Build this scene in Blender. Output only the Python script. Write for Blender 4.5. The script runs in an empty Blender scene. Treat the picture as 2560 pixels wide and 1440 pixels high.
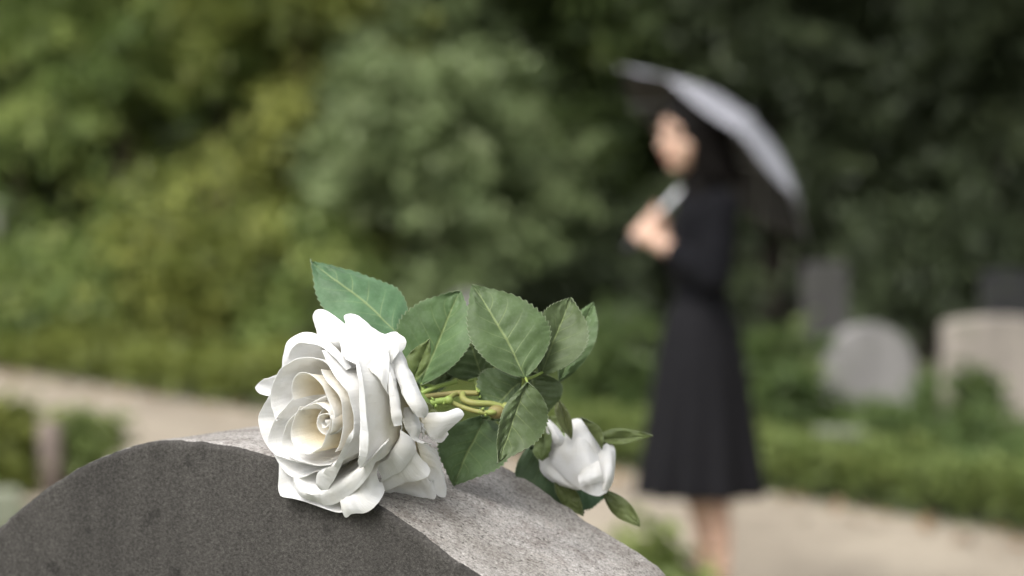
import bpy, bmesh, math, random
import numpy as np
from mathutils import Vector, Matrix, noise

# ------------------------------------------------------------------ camera, sky, sun, exposure
SC = bpy.context.scene
COL = SC.collection
FPX = 6044.0                       # focal length in pixels of a 2560 px wide frame (85 mm on 36 mm)
CAM_Z = 1.42
PITCH = math.atan(270 / FPX)
cam_data = bpy.data.cameras.new('camera')
cam = bpy.data.objects.new('camera', cam_data)
COL.objects.link(cam)
cam.location = (0, 0, CAM_Z)
cam.rotation_euler = (math.pi / 2 - PITCH, 0, 0)
cam_data.sensor_width = 36
cam_data.lens = 85
cam_data.clip_start = 0.05
cam_data.clip_end = 500
cam_data.dof.use_dof = True
cam_data.dof.focus_distance = 1.205
cam_data.dof.aperture_fstop = 6.2
cam_data.dof.aperture_blades = 9
SC.camera = cam

SUN_EL, SUN_AZ = 50.0, 214.0       # azimuth clockwise from +Y: high on the left, behind the camera
world = bpy.data.worlds.new('World')
SC.world = world
world.use_nodes = True
wn = world.node_tree
sky = wn.nodes.new('ShaderNodeTexSky')
sky.sky_type = 'NISHITA'
sky.sun_disc = False
sky.sun_elevation = math.radians(SUN_EL)
sky.sun_rotation = math.radians(SUN_AZ)
sky.air_density = 1.0
sky.dust_density = 6.0
sky.ozone_density = 1.0
hs = wn.nodes.new('ShaderNodeHueSaturation')       # an overcast sky is greyer than a clear one
hs.inputs['Saturation'].default_value = 0.22
wn.links.new(sky.outputs[0], hs.inputs['Color'])
wn.links.new(hs.outputs[0], wn.nodes['Background'].inputs['Color'])
wn.nodes['Background'].inputs['Strength'].default_value = 0.15

sun_data = bpy.data.lights.new('sun', 'SUN')
sun_data.energy = 0.58
sun_data.angle = math.radians(18)
sun_data.color = (1.0, 0.98, 0.95)
sun = bpy.data.objects.new('sun', sun_data)
COL.objects.link(sun)
_a, _e = math.radians(SUN_AZ), math.radians(SUN_EL)
_to = Vector((math.sin(_a) * math.cos(_e), math.cos(_a) * math.cos(_e), math.sin(_e)))
sun.rotation_euler = (-_to).to_track_quat('-Z', 'Y').to_euler()
sun.location = (-4, -6, 12)

SC.view_settings.view_transform = 'Standard'
SC.view_settings.look = 'None'
SC.view_settings.gamma = 1.0
SC.view_settings.use_curve_mapping = False
SC.view_settings.exposure = 1.04
SC.render.engine = 'CYCLES'
SC.cycles.max_bounces = 5
SC.cycles.diffuse_bounces = 4
SC.cycles.glossy_bounces = 2
SC.cycles.transmission_bounces = 4
SC.cycles.transparent_max_bounces = 8

# ------------------------------------------------------------------ helpers
_c, _s = math.cos(PITCH), math.sin(PITCH)
EYE = np.array([0, 0, CAM_Z])


def ray(u, v):
    a, b = (u - 1280) / FPX, (720 - v) / FPX
    return np.array([a, _c + b * _s, -_s + b * _c])


def at(u, v, Y):
    """world point at distance Y in front of the viewpoint, measured off the photograph"""
    r = ray(u, v)
    return EYE + r * (Y / r[1])


def mesh_data(name, verts, faces, mats=(), smooth=True, uv=None, attr=None):
    me = bpy.data.meshes.new(name)
    me.from_pydata([tuple(map(float, p)) for p in verts], [], [tuple(int(i) for i in f) for f in faces])
    for m in mats:
        me.materials.append(m)
    if smooth:
        me.polygons.foreach_set('use_smooth', [True] * len(me.polygons))
    if uv is not None:
        lay = me.uv_layers.new(name='UVMap')
        idx = np.empty(len(me.loops), dtype=np.int32)
        me.loops.foreach_get('vertex_index', idx)
        lay.data.foreach_set('uv', np.asarray(uv, dtype=np.float32)[idx].ravel())
    if attr:
        for k, vals in attr.items():
            a = me.attributes.new(k, 'FLOAT', 'POINT')
            a.data.foreach_set('value', np.asarray(vals, dtype=np.float32))
    me.update()
    return me


def link(name, me, parent=None, loc=None, rot=None):
    o = bpy.data.objects.new(name, me)
    COL.objects.link(o)
    if parent is not None:
        o.parent = parent
    if loc is not None:
        o.location = loc
    if rot is not None:
        o.rotation_euler = rot
    return o


def tag(o, label=None, cat=None, group=None, kind=None):
    if label:
        o['label'] = label
    if cat:
        o['category'] = cat
    if group:
        o['group'] = group
    if kind:
        o['kind'] = kind
    return o


def empty(name, loc, label, cat, group=None):
    o = bpy.data.objects.new(name, None)
    o.empty_display_size = 0.05
    COL.objects.link(o)
    o.location = loc
    return tag(o, label, cat, group)


def under(o, parent):
    """parent o keeping its world coordinates (parents here are only translated or rotated)"""
    bpy.context.view_layer.update()
    o.parent = parent
    o.matrix_parent_inverse = parent.matrix_world.inverted()
    return o


def catmull(P, n, closed=False):
    """n points, even in chord length, on a centripetal-like spline through P"""
    P = np.asarray(P, float)
    k = len(P)
    if k == 2:
        t = np.linspace(0, 1, n)[:, None]
        return P[0] * (1 - t) + P[1] * t
    d = np.r_[0, np.cumsum(np.maximum(np.linalg.norm(np.diff(P, axis=0), axis=1), 1e-9))]
    m = np.zeros_like(P)
    m[1:-1] = (P[2:] - P[:-2]) / (d[2:] - d[:-2])[:, None]
    m[0] = (P[1] - P[0]) / (d[1] - d[0])
    m[-1] = (P[-1] - P[-2]) / (d[-1] - d[-2])
    q = np.linspace(0, d[-1], n)
    i = np.clip(np.searchsorted(d, q, side='right') - 1, 0, k - 2)
    h = (d[i + 1] - d[i])
    t = ((q - d[i]) / h)[:, None]
    h = h[:, None]
    return ((2 * t**3 - 3 * t**2 + 1) * P[i] + (t**3 - 2 * t**2 + t) * h * m[i]
            + (-2 * t**3 + 3 * t**2) * P[i + 1] + (t**3 - t**2) * h * m[i + 1])


def grid_faces(R, C, wrap=False, off=0):
    f = []
    for r in range(R - 1):
        for c in range(C if wrap else C - 1):
            c2 = (c + 1) % C
            f.append((off + r * C + c, off + r * C + c2, off + (r + 1) * C + c2, off + (r + 1) * C + c))
    return f


def tube(points, radii, seg=8, cap=True):
    """verts, faces of a tapered tube through points"""
    P = np.asarray(points, float)
    n = len(P)
    rad = np.interp(np.linspace(0, 1, n), np.linspace(0, 1, len(radii)), radii)
    T = np.gradient(P, axis=0)
    T /= np.linalg.norm(T, axis=1)[:, None] + 1e-12
    ref = np.array([0, 0, 1.0]) if abs(T[0][2]) < .8 else np.array([1.0, 0, 0])
    V = []
    u = np.cross(T[0], ref)
    for i in range(n):
        u = u - T[i] * (u @ T[i])
        u /= np.linalg.norm(u) + 1e-12
        w = np.cross(T[i], u)
        for k in range(seg):
            a = 2 * math.pi * k / seg
            V.append(P[i] + rad[i] * (math.cos(a) * u + math.sin(a) * w))
    F = [tuple(reversed(f)) for f in grid_faces(n, seg, wrap=True)]
    if cap:
        V.append(P[0]); V.append(P[-1])
        a, b = n * seg, n * seg + 1
        for k in range(seg):
            F.append((a, k, (k + 1) % seg))
            F.append((b, (n - 1) * seg + (k + 1) % seg, (n - 1) * seg + k))
    return V, F


def ellipsoid(c, r, axes=None, nu=20, nv=12):
    c = np.asarray(c, float)
    r = np.asarray(r, float)
    A = np.eye(3) if axes is None else np.asarray(axes, float)
    V = []
    for i in range(1, nv):
        th = math.pi * i / nv
        for k in range(nu):
            ph = 2 * math.pi * k / nu
            p = np.array([math.sin(th) * math.cos(ph), math.sin(th) * math.sin(ph), math.cos(th)]) * r
            V.append(c + p @ A)
    F = [tuple(reversed(f)) for f in grid_faces(nv - 1, nu, wrap=True)]
    V.append(c + np.array([0, 0, r[2]]) @ A)
    V.append(c + np.array([0, 0, -r[2]]) @ A)
    t, b = len(V) - 2, len(V) - 1
    for k in range(nu):
        F.append((t, k, (k + 1) % nu))
        F.append((b, (nv - 2) * nu + (k + 1) % nu, (nv - 2) * nu + k))
    return V, F


class MB:
    """collects pieces of ONE part"""
    def __init__(self):
        self.V, self.F, self.A = [], [], []

    def add(self, VF, a=0.0):
        V, F = VF
        o = len(self.V)
        self.V += list(V)
        self.A += [a] * len(V)
        self.F += [tuple(i + o for i in f) for f in F]
        return self

    def build(self, name, mats, parent=None, smooth=True, attr=None):
        mats = mats if isinstance(mats, (list, tuple)) else [mats]
        me = mesh_data(name, self.V, self.F, mats, smooth, attr={attr: self.A} if attr else None)
        o = link(name, me)
        if parent is not None:
            under(o, parent)
        return o


def apply_mods(o):
    dg = bpy.context.evaluated_depsgraph_get()
    me = bpy.data.meshes.new_from_object(o.evaluated_get(dg))
    o.modifiers.clear()
    o.data = me
    return o


# ------------------------------------------------------------------ materials
def new_mat(name):
    m = bpy.data.materials.new(name)
    m.use_nodes = True
    nt = m.node_tree
    return m, nt, nt.nodes['Principled BSDF'], nt.nodes['Material Output']


def N(nt, t, **kw):
    n = nt.nodes.new(t)
    for k, v in kw.items():
        if k.startswith('_'):
            setattr(n, k[1:], v)
        else:
            n.inputs[k.replace('0', ' ')].default_value = v
    return n


def ramp(nt, src, stops, interp='LINEAR'):
    r = nt.nodes.new('ShaderNodeValToRGB')
    r.color_ramp.interpolation = interp
    e = r.color_ramp.elements
    while len(e) < len(stops):
        e.new(0.5)
    for k, (p, c) in zip(e, stops):
        k.position = p
        k.color = (*c, 1) if len(c) == 3 else c
    nt.links.new(src, r.inputs['Fac'])
    return r.outputs['Color']


def mix(nt, fac, a, b, blend='MIX'):
    m = nt.nodes.new('ShaderNodeMix')
    m.data_type = 'RGBA'
    m.blend_type = blend
    for s, v in ((m.inputs[0], fac), (m.inputs[6], a), (m.inputs[7], b)):
        if isinstance(v, bpy.types.NodeSocket):
            nt.links.new(v, s)
        elif isinstance(v, (int, float)):
            s.default_value = v
        else:
            s.default_value = (*v, 1)
    return m.outputs[2]


def math_n(nt, op, a, b=None):
    m = nt.nodes.new('ShaderNodeMath')
    m.operation = op
    for s, v in zip(m.inputs, (a, b)):
        if v is None:
            continue
        if isinstance(v, bpy.types.NodeSocket):
            nt.links.new(v, s)
        else:
            s.default_value = v
    return m.outputs[0]


def tex_noise(nt, vec, scale, detail=4, rough=0.55, dist=0.0):
    n = N(nt, 'ShaderNodeTexNoise', Scale=scale, Detail=detail, Roughness=rough, Distortion=dist)
    if vec is not None:
        nt.links.new(vec, n.inputs['Vector'])
    return n.outputs['Fac']


def bump(nt, h, bsdf, strength=0.3, dist=0.001):
    b = N(nt, 'ShaderNodeBump', Strength=strength, Distance=dist)
    nt.links.new(h, b.inputs['Height'])
    nt.links.new(b.outputs[0], bsdf.inputs['Normal'])
    return b


def simple_mat(name, col, rough=0.6, var=0.25, scale=30, bump_s=0.15, bump_d=0.002, metal=0.0):
    m, nt, bs, out = new_mat(name)
    tc = nt.nodes.new('ShaderNodeTexCoord').outputs['Object']
    f = tex_noise(nt, tc, scale, 5)
    c = ramp(nt, f, [(0.3, tuple(x * (1 - var) for x in col)), (0.7, tuple(min(1, x * (1 + var)) for x in col))])
    nt.links.new(c, bs.inputs['Base Color'])
    bs.inputs['Roughness'].default_value = rough
    bs.inputs['Metallic'].default_value = metal
    bump(nt, tex_noise(nt, tc, scale * 4, 4), bs, bump_s, bump_d)
    return m


def leaf_mat(name, dark, mid, light, transl=0.35, rough=0.5):
    """foliage seen at a distance: every leaf takes its own tone from the 'tone' attribute"""
    m, nt, bs, out = new_mat(name)
    at_ = nt.nodes.new('ShaderNodeAttribute')
    at_.attribute_name = 'tone'
    c = ramp(nt, at_.outputs['Fac'], [(0.0, dark), (0.55, mid), (1.0, light)])
    nt.links.new(c, bs.inputs['Base Color'])
    bs.inputs['Roughness'].default_value = rough
    bs.inputs['Specular IOR Level'].default_value = 0.35
    tr = nt.nodes.new('ShaderNodeBsdfTranslucent')
    nt.links.new(c, tr.inputs['Color'])
    mx = nt.nodes.new('ShaderNodeMixShader')
    mx.inputs[0].default_value = transl
    nt.links.new(bs.outputs[0], mx.inputs[1])
    nt.links.new(tr.outputs[0], mx.inputs[2])
    nt.links.new(mx.outputs[0], out.inputs['Surface'])
    return m
SC.cycles.use_denoising = True
# ------------------------------------------------------------------ the setting: ground and gravel path
def sheet(name, poly, z, mat):
    me = mesh_data(name, [(x, y, z) for x, y in poly], [tuple(range(len(poly)))], [mat], smooth=False)
    return tag(link(name, me), kind='structure')


def ground_mat():
    m, nt, bs, out = new_mat('leafy_soil')
    tc = nt.nodes.new('ShaderNodeTexCoord').outputs['Object']
    c = ramp(nt, tex_noise(nt, tc, 3, 6, 0.65), [(0.3, (0.035, 0.045, 0.015)), (0.5, (0.06, 0.075, 0.025)), (0.7, (0.09, 0.075, 0.045))])
    nt.links.new(c, bs.inputs['Base Color'])
    bs.inputs['Roughness'].default_value = 0.95
    bump(nt, tex_noise(nt, tc, 40, 5), bs, 0.6, 0.02)
    return m


def gravel_mat():
    m, nt, bs, out = new_mat('beige_gravel')
    tc = nt.nodes.new('ShaderNodeTexCoord').outputs['Object']
    vo = N(nt, 'ShaderNodeTexVoronoi', Scale=45.0)
    nt.links.new(tc, vo.inputs['Vector'])
    c = ramp(nt, vo.outputs['Distance'], [(0.0, (0.385, 0.335, 0.262)), (0.6, (0.262, 0.228, 0.178))])
    p = ramp(nt, tex_noise(nt, tc, 1.6, 5, 0.6), [(0.35, (0.66, 0.63, 0.60)), (0.65, (1.15, 1.13, 1.10))])
    c = mix(nt, 0.9, c, p, 'MULTIPLY')
    nt.links.new(c, bs.inputs['Base Color'])
    bs.inputs['Roughness'].default_value = 0.95
    bump(nt, vo.outputs['Distance'], bs, 0.5, 0.008)
    return m


def edge_x(Y, off=0.0):
    """X of the planted far edge of the path; off moves it towards the near side"""
    return -3.8 + (18 - Y) * 0.694 - off * 1.217


sheet('ground', [(-400, -400), (400, -400), (400, 400), (-400, 400)], 0.0, ground_mat())
_rng0 = np.random.default_rng(5)
_far = [(edge_x(Y) + 0.10 * noise.noise(Vector((Y * 1.3, 0, 0))), Y) for Y in np.arange(42, -16.1, -0.5)]
_near = [(edge_x(Y, 2.9) + 0.12 * noise.noise(Vector((Y * 1.1, 7, 0))), Y) for Y in np.arange(-16, 42.1, 0.5)]
sheet('path', _far + _near, 0.004, gravel_mat())

# ------------------------------------------------------------------ foliage
def leaf_cloud(name, C, D, U, size, tone, mat, aspect=0.5):
    """one mesh of rhombic, slightly folded leaves: C centres, D leaf directions, U leaf normals"""
    n = len(C)
    D = D / (np.linalg.norm(D, axis=1)[:, None] + 1e-9)
    S = np.cross(D, U)
    S /= np.linalg.norm(S, axis=1)[:, None] + 1e-9
    Nn = np.cross(S, D)
    size = np.broadcast_to(size, (n,))[:, None]
    v = np.empty((n, 4, 3), np.float32)
    v[:, 0] = C - D * size * 0.5
    v[:, 1] = C + S * size * 0.5 * aspect + Nn * size * 0.10
    v[:, 2] = C + D * size * 0.5
    v[:, 3] = C - S * size * 0.5 * aspect + Nn * size * 0.10
    me = bpy.data.meshes.new(name)
    me.vertices.add(4 * n)
    me.vertices.foreach_set('co', v.ravel())
    me.loops.add(4 * n)
    me.loops.foreach_set('vertex_index', np.arange(4 * n, dtype=np.int32))
    me.polygons.add(n)
    me.polygons.foreach_set('loop_start', np.arange(0, 4 * n, 4, dtype=np.int32))
    me.polygons.foreach_set('loop_total', np.full(n, 4, dtype=np.int32))
    me.materials.append(mat)
    a = me.attributes.new('tone', 'FLOAT', 'POINT')
    a.data.foreach_set('value', np.repeat(np.clip(tone, 0, 1), 4).astype(np.float32))
    me.update(calc_edges=True)
    me.validate()
    return me


def px_(u, Y):
    return (u - 1280) / FPX * Y


def unit(rng, n):
    v = rng.normal(size=(n, 3))
    return v / np.linalg.norm(v, axis=1)[:, None]


HOLES = [(px_(440, 20), 1.74, 0.50), (px_(95, 20), 1.42, 0.42), (px_(215, 20), 1.22, 0.30), (px_(1130, 20), 2.62, 0.42), (px_(640, 20), 2.05, 0.22), (px_(720, 20), 2.35, 0.20),
         (px_(160, 20), 2.35, 0.24), (px_(880, 20), 2.55, 0.22), (px_(1010, 20), 0.95, 0.28), (px_(460, 20), 2.90, 0.22)]


def is_leafy(P, seed):
    """the hollows between the branches of the shrubs, seen as dark gaps"""
    for hx, hz, hr in HOLES:
        r = math.hypot((P[0] - hx) * 0.9, P[2] - hz) / hr
        if r < 1.0 + 0.5 * noise.noise(Vector(P * 2.3)):
            return False
    return noise.noise(Vector(P * 1.6 + seed * 0.37)) > -0.22


def crown_mesh(name, centre, radii, sprays, per, size, mat, seed, spread=0.22, tone=0.45, tone_var=0.18, droop=0.35, lump=0.35, zmin=0.05, aspect=0.5, holes=None):
    rng = np.random.default_rng(seed)
    d = unit(rng, sprays)
    rr = rng.random(sprays) ** 0.42
    lum = np.array([1 + lump * noise.noise(Vector(x * 2.1 + seed)) for x in d])
    P = np.asarray(centre) + d * (rr * lum)[:, None] * np.asarray(radii)
    P[:, 2] = np.maximum(P[:, 2], zmin + 0.1)
    if holes is not None:
        keep = np.array([is_leafy(x + np.asarray(holes), seed) for x in P])
        d, P = d[keep], P[keep]
        sprays = len(P)
    out = d * np.array([1, 1, 0.5]) + np.array([0, 0, -droop]) + rng.normal(size=(sprays, 3)) * 0.35
    out /= np.linalg.norm(out, axis=1)[:, None]
    k = rng.integers(int(per * 0.5), int(per * 1.5), sprays)
    idx = np.repeat(np.arange(sprays), k)
    n = len(idx)
    along = (rng.random(n) - 0.35) * spread * 3.0
    C = P[idx] + out[idx] * along[:, None] + rng.normal(size=(n, 3)) * spread * 0.38 * np.array([1, 1, 0.6])
    C[:, 2] = np.maximum(C[:, 2], zmin)
    D = out[idx] + rng.normal(size=(n, 3)) * 0.55
    U = np.array([0, 0, 1.0]) + rng.normal(size=(n, 3)) * 0.55 + d[idx] * 0.3
    st_ = tone + rng.normal(size=sprays) * tone_var
    t = st_[idx] + rng.normal(size=n) * 0.10
    sz = size * (0.7 + 0.6 * rng.random(n))
    return leaf_cloud(name, C, D, U, sz, t, mat, aspect), P


BARK = simple_mat('bark', (0.075, 0.058, 0.042), 0.9, 0.35, 12, 0.8, 0.02)
BARK_D = simple_mat('dark_bark', (0.022, 0.016, 0.012), 0.9, 0.35, 12, 0.8, 0.02)
OLIVE = leaf_mat('olive_leaves', (0.044, 0.070, 0.017), (0.140, 0.200, 0.052), (0.30, 0.36, 0.11))
YELLOWISH = leaf_mat('yellow_green_leaves', (0.055, 0.072, 0.014), (0.160, 0.190, 0.040), (0.30, 0.32, 0.08))
GREYGREEN = leaf_mat('grey_green_leaves', (0.070, 0.100, 0.040), (0.190, 0.245, 0.105), (0.36, 0.42, 0.22))
DARK = leaf_mat('dark_evergreen_leaves', (0.025, 0.035, 0.016), (0.064, 0.084, 0.040), (0.125, 0.155, 0.072), 0.2)
DEEP = leaf_mat('deep_wood_leaves', (0.020, 0.034, 0.010), (0.055, 0.080, 0.022), (0.12, 0.155, 0.042), 0.25)
FRESH = leaf_mat('fresh_green_leaves', (0.050, 0.076, 0.018), (0.150, 0.200, 0.054), (0.31, 0.355, 0.12))
IVY = leaf_mat('ivy_leaves', (0.034, 0.060, 0.016), (0.092, 0.138, 0.040), (0.19, 0.24, 0.085))


def tree(name, label, cat, X, Y, z0, z1, rx, ry, sprays, per, size, mat, seed, bark=BARK, trunk_r=0.12, group=None, limbs=6, **kw):
    root = empty(name, (X, Y, 0), label, cat, group)
    cz, rz = (z0 + z1) / 2, (z1 - z0) / 2
    me, P = crown_mesh('crown', (0, 0, cz), (rx, ry, rz), sprays, per, size, mat, seed, **kw)
    link('crown', me, root)
    rng = np.random.default_rng(seed + 99)
    mb = MB()
    top = z0 + (z1 - z0) * 0.75
    sp_ = [np.array([0, 0, -0.05])]
    for k in range(1, 7):
        sp_.append(np.array([rng.normal() * 0.05 * k / 3, rng.normal() * 0.05 * k / 3, top * k / 6]))
    sp_ = catmull(sp_, 14)
    mb.add(tube(sp_, [trunk_r * 1.35, trunk_r, trunk_r * 0.85, trunk_r * 0.55, trunk_r * 0.2], 9))
    for k in rng.choice(len(P), min(limbs, len(P)), replace=False):
        i = int(np.clip(np.searchsorted(sp_[:, 2], min(P[k][2] * 0.7, top * 0.9)), 2, 12))
        a, b = sp_[i], P[k]
        mb.add(tube(catmull([a, a * 0.6 + b * 0.4 + np.array([0, 0, 0.12]), b], 7), [trunk_r * 0.42, trunk_r * 0.22, trunk_r * 0.06], 6))
    o = link('trunk', mesh_data('trunk', mb.V, mb.F, [bark]), root)
    return root


def px(u, Y):
    return (u - 1280) / FPX * Y


# left: the lit olive shrubs and small trees along the path
LEFT = [
    (40, 21.0, 0.3, 5.2, 1.25, 1.2, OLIVE, 'tall olive shrub at the left edge, thick and dark at its foot'),
    (300, 19.8, 0.2, 4.6, 1.15, 1.0, OLIVE, 'olive-green leafy shrub with dark hollows, second from the left edge'),
    (560, 20.6, 0.4, 5.4, 1.10, 1.1, OLIVE, 'tall olive shrub behind the yellow-tinged one on the left'),
    (735, 19.4, 0.25, 4.4, 0.80, 0.9, YELLOWISH, 'yellow-tinged shrub between the olive shrubs and the grey-green bush'),
    (560, 17.9, 0.05, 1.75, 0.85, 0.7, YELLOWISH, 'low pale green bush in front of the olive shrubs on the left'),
    (190, 18.8, 0.05, 1.30, 0.95, 0.7, OLIVE, 'low olive bush at the path edge on the far left'),
    (850, 17.4, 0.05, 1.35, 0.60, 0.6, OLIVE, 'low olive bush behind the white bloom'),
]
for i, (u, Y, z0, z1, rx, ry, mat, lab) in enumerate(LEFT):
    tree('shrub' if z1 < 2.5 else 'tree', lab, 'shrub' if z1 < 2.5 else 'tree', px(u, Y), Y, z0, z1, rx, ry,
         int(120 * rx * ry * (z1 - z0) / 1.6) + 60, 62, 0.095, mat, 11 + i * 3, trunk_r=0.07, spread=0.24, tone=0.58, tone_var=0.27, lump=0.55, holes=(px(u, Y), Y, 0))
# the grey-green bush in the middle
tree('shrub', 'rounded grey-green bush in the middle, left of the woman', 'shrub', px(1085, 17.6), 17.6, 0.35, 2.55, 0.86, 0.8, 420, 48, 0.085, GREYGREEN, 71, trunk_r=0.06, spread=0.17, tone=0.5, lump=0.5, holes=(px(1085, 17.6), 17.6, 0))
tree('tree', 'grey-green young tree rising behind the rounded bush', 'tree', px(960, 20.2), 20.2, 1.2, 5.0, 0.85, 0.9, 260, 46, 0.11, GREYGREEN, 74, trunk_r=0.07, tone=0.4)
# right: dark evergreens
RIGHT = [
    (1420, 21.5, 0.6, 6.0, 1.15, 1.1, DEEP, 'deep green tree behind the umbrella tip'),
    (1660, 22.5, 0.5, 6.5, 1.20, 1.2, DARK, 'dark evergreen directly behind the woman'),
    (1930, 21.5, 0.5, 6.5, 1.15, 1.1, DARK, 'dark evergreen behind the umbrella canopy'),
    (2200, 22.0, 0.7, 6.8, 1.25, 1.2, DARK, 'dark evergreen above the round-topped headstone'),
    (2480, 21.0, 0.7, 6.5, 1.20, 1.1, DARK, 'dark evergreen at the right edge above the wide headstone'),
    (1300, 19.6, 0.1, 2.1, 0.70, 0.7, DEEP, 'low dark green bush between the grey-green bush and the woman'),
    (1560, 19.4, 0.1, 1.35, 0.80, 0.6, DARK, 'low dark bush behind the woman at waist height'),
    (2330, 19.2, 0.1, 1.25, 0.90, 0.6, DARK, 'low dark bush behind the two pale headstones'),
]
for i, (u, Y, z0, z1, rx, ry, mat, lab) in enumerate(RIGHT):
    tree('shrub' if z1 < 2.5 else 'evergreen_tree', lab, 'shrub' if z1 < 2.5 else 'tree', px(u, Y), Y, z0, z1, rx, ry,
         int(150 * rx * ry * (z1 - z0) / 1.8) + 60, 44, 0.105, mat, 201 + i * 5, bark=BARK_D, trunk_r=0.10, spread=0.21, tone=0.45, lump=0.45)
# tall trees added on the right, crowns out of view, to shade the graves
for i, (X, Y, lab) in enumerate([(px(2720, 19.6), 19.6, 'unseen tall tree added for shade outside the right edge behind the black headstone'),
                                 (px(2330, 24.4), 24.4, 'tall thin tree far back on the right between the evergreens, its crown added for shade'),
                                 (px(2650, 17.0), 17.0, 'unseen tall tree just outside the right edge, its crown added to shade the graves')]):
    tree('added_shade_tree', lab, 'tree', X, Y, 4.2, 8.5, 2.3, 2.2, 300, 55, 0.16, DEEP, 301 + i * 7, bark=BARK_D, trunk_r=0.09, spread=0.32, limbs=9)
# wood behind
WOOD = [(-7.4, 26), (-5.2, 27.5), (-3.0, 26.0), (-1.0, 28.0), (1.2, 27), (3.2, 26.2), (5.3, 27.4), (7.4, 26.0)]
WOOD_LABELS = ['leftmost tree of the wood behind the olive shrubs', 'second tree from the left in the wood behind the shrubs', 'third tree from the left in the wood behind the shrubs',
               'fourth tree from the left in the wood, behind the grey-green bush', 'dark wood tree left of and far behind the woman', 'dark wood tree far behind the umbrella',
               'dark wood tree far behind the round-topped headstone', 'rightmost dark tree of the wood behind']
for i, (X, Y) in enumerate(WOOD):
    tree('wood_tree', WOOD_LABELS[i], 'tree', X, Y, 0.3, 8.0, 1.9, 1.6, 420, 48, 0.15,
         DEEP if X < 0 else DARK, 401 + i * 3, bark=BARK_D, trunk_r=0.14, spread=0.30, group='trees of the wood behind', tone=0.42)
_r = np.random.default_rng(900)                                  # a belt of wood all round the far side of the graveyard
_k = 4200
_az = np.radians(-82 + 164 * _r.random(_k))
_rad = 30 + 5 * _r.random(_k)
_P = np.c_[np.sin(_az) * _rad, np.cos(_az) * _rad, 0.3 + 8.5 * _r.random(_k)]
_i = np.repeat(np.arange(_k), 30)
_C = _P[_i] + _r.normal(size=(len(_i), 3)) * 0.40
_C[:, 2] = np.maximum(_C[:, 2], 0.05)
_me = leaf_cloud('distant_wood', _C, unit(_r, len(_i)) - np.array([0, 0, 0.3]), np.array([0, -0.3, 1.0]) + _r.normal(size=_C.shape) * 0.6,
                 0.24 * (0.7 + 0.6 * _r.random(len(_i))), (0.38 + 0.16 * _r.normal(size=_k))[_i] + 0.1 * _r.normal(size=len(_i)), DEEP)
tag(link('distant_wood', _me), 'dense dark wood closing the view behind all trees', 'wood', kind='stuff')


# ------------------------------------------------------------------ planting along the path
def cover(name, label, pts, h, n, size, mat, seed, cat='ground cover', tone=0.5):
    """low leafy ground cover over an area given by a sampling function"""
    rng = np.random.default_rng(seed)
    XY = pts(rng, n)
    clump = np.array([0.5 + 0.5 * noise.noise(Vector((x * 1.7, y * 1.7, seed))) for x, y in XY])
    z = rng.random(len(XY)) ** 0.6 * h * (0.35 + 0.9 * clump)
    C = np.c_[XY, z + 0.01]
    D = unit(rng, len(XY)) * np.array([1, 1, 0.5]) + np.array([0, 0, 0.15])
    U = np.array([0, 0, 1.0]) + rng.normal(size=C.shape) * 0.45
    me = leaf_cloud(name, C, D, U, size * (0.7 + 0.6 * rng.random(len(XY))), tone + rng.normal(size=len(XY)) * 0.15 + (clump - 0.5) * 0.3, mat, 0.6)
    return tag(link(name, me), label, cat, kind='stuff')


def strip(y0, y1, a, b):
    def f(rng, n):
        Y = y0 + (y1 - y0) * rng.random(n)
        o = a + (b - a) * rng.random(n)
        X = np.array([edge_x(y) for y in Y]) + o
        return np.c_[X, Y]
    return f


cover('ground_cover', 'low yellow-green ground cover along the far path edge on the left', strip(15.2, 24, 0.0, 2.2), 0.34, 20000, 0.075, YELLOWISH, 31, tone=0.5)
cover('ground_cover', 'low green ground cover between the graves on the right', strip(8.5, 19.0, 0.45, 5.5), 0.13, 30000, 0.075, IVY, 32)
cover('ground_cover', 'short green ground cover on the near side of the path at the left', lambda r, n: np.c_[-4.6 + 2.3 * r.random(n), 6.5 + 5.5 * r.random(n)], 0.12, 7000, 0.06, FRESH, 33)
# fallen leaves on the edges of the path
_r = np.random.default_rng(44)
_Y = 7 + 13 * _r.random(420)
_X = np.array([edge_x(y, 0.02 + 0.5 * _r.random() ** 2) for y in _Y])
LITTER = leaf_mat('fallen_leaves', (0.07, 0.04, 0.018), (0.15, 0.085, 0.035), (0.24, 0.15, 0.06), 0.1)
_me = leaf_cloud('fallen_leaves', np.c_[_X, _Y, np.full(420, 0.018)], unit(_r, 420) * np.array([1, 1, 0.15]), np.array([0, 0, 1.0]) + _r.normal(size=(420, 3)) * 0.25,
                 0.05 + 0.03 * _r.random(420), _r.random(420), LITTER, 0.7)
tag(link('fallen_leaves', _me), 'brown fallen leaves scattered along the path edge', 'fallen leaves', kind='stuff')


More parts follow.
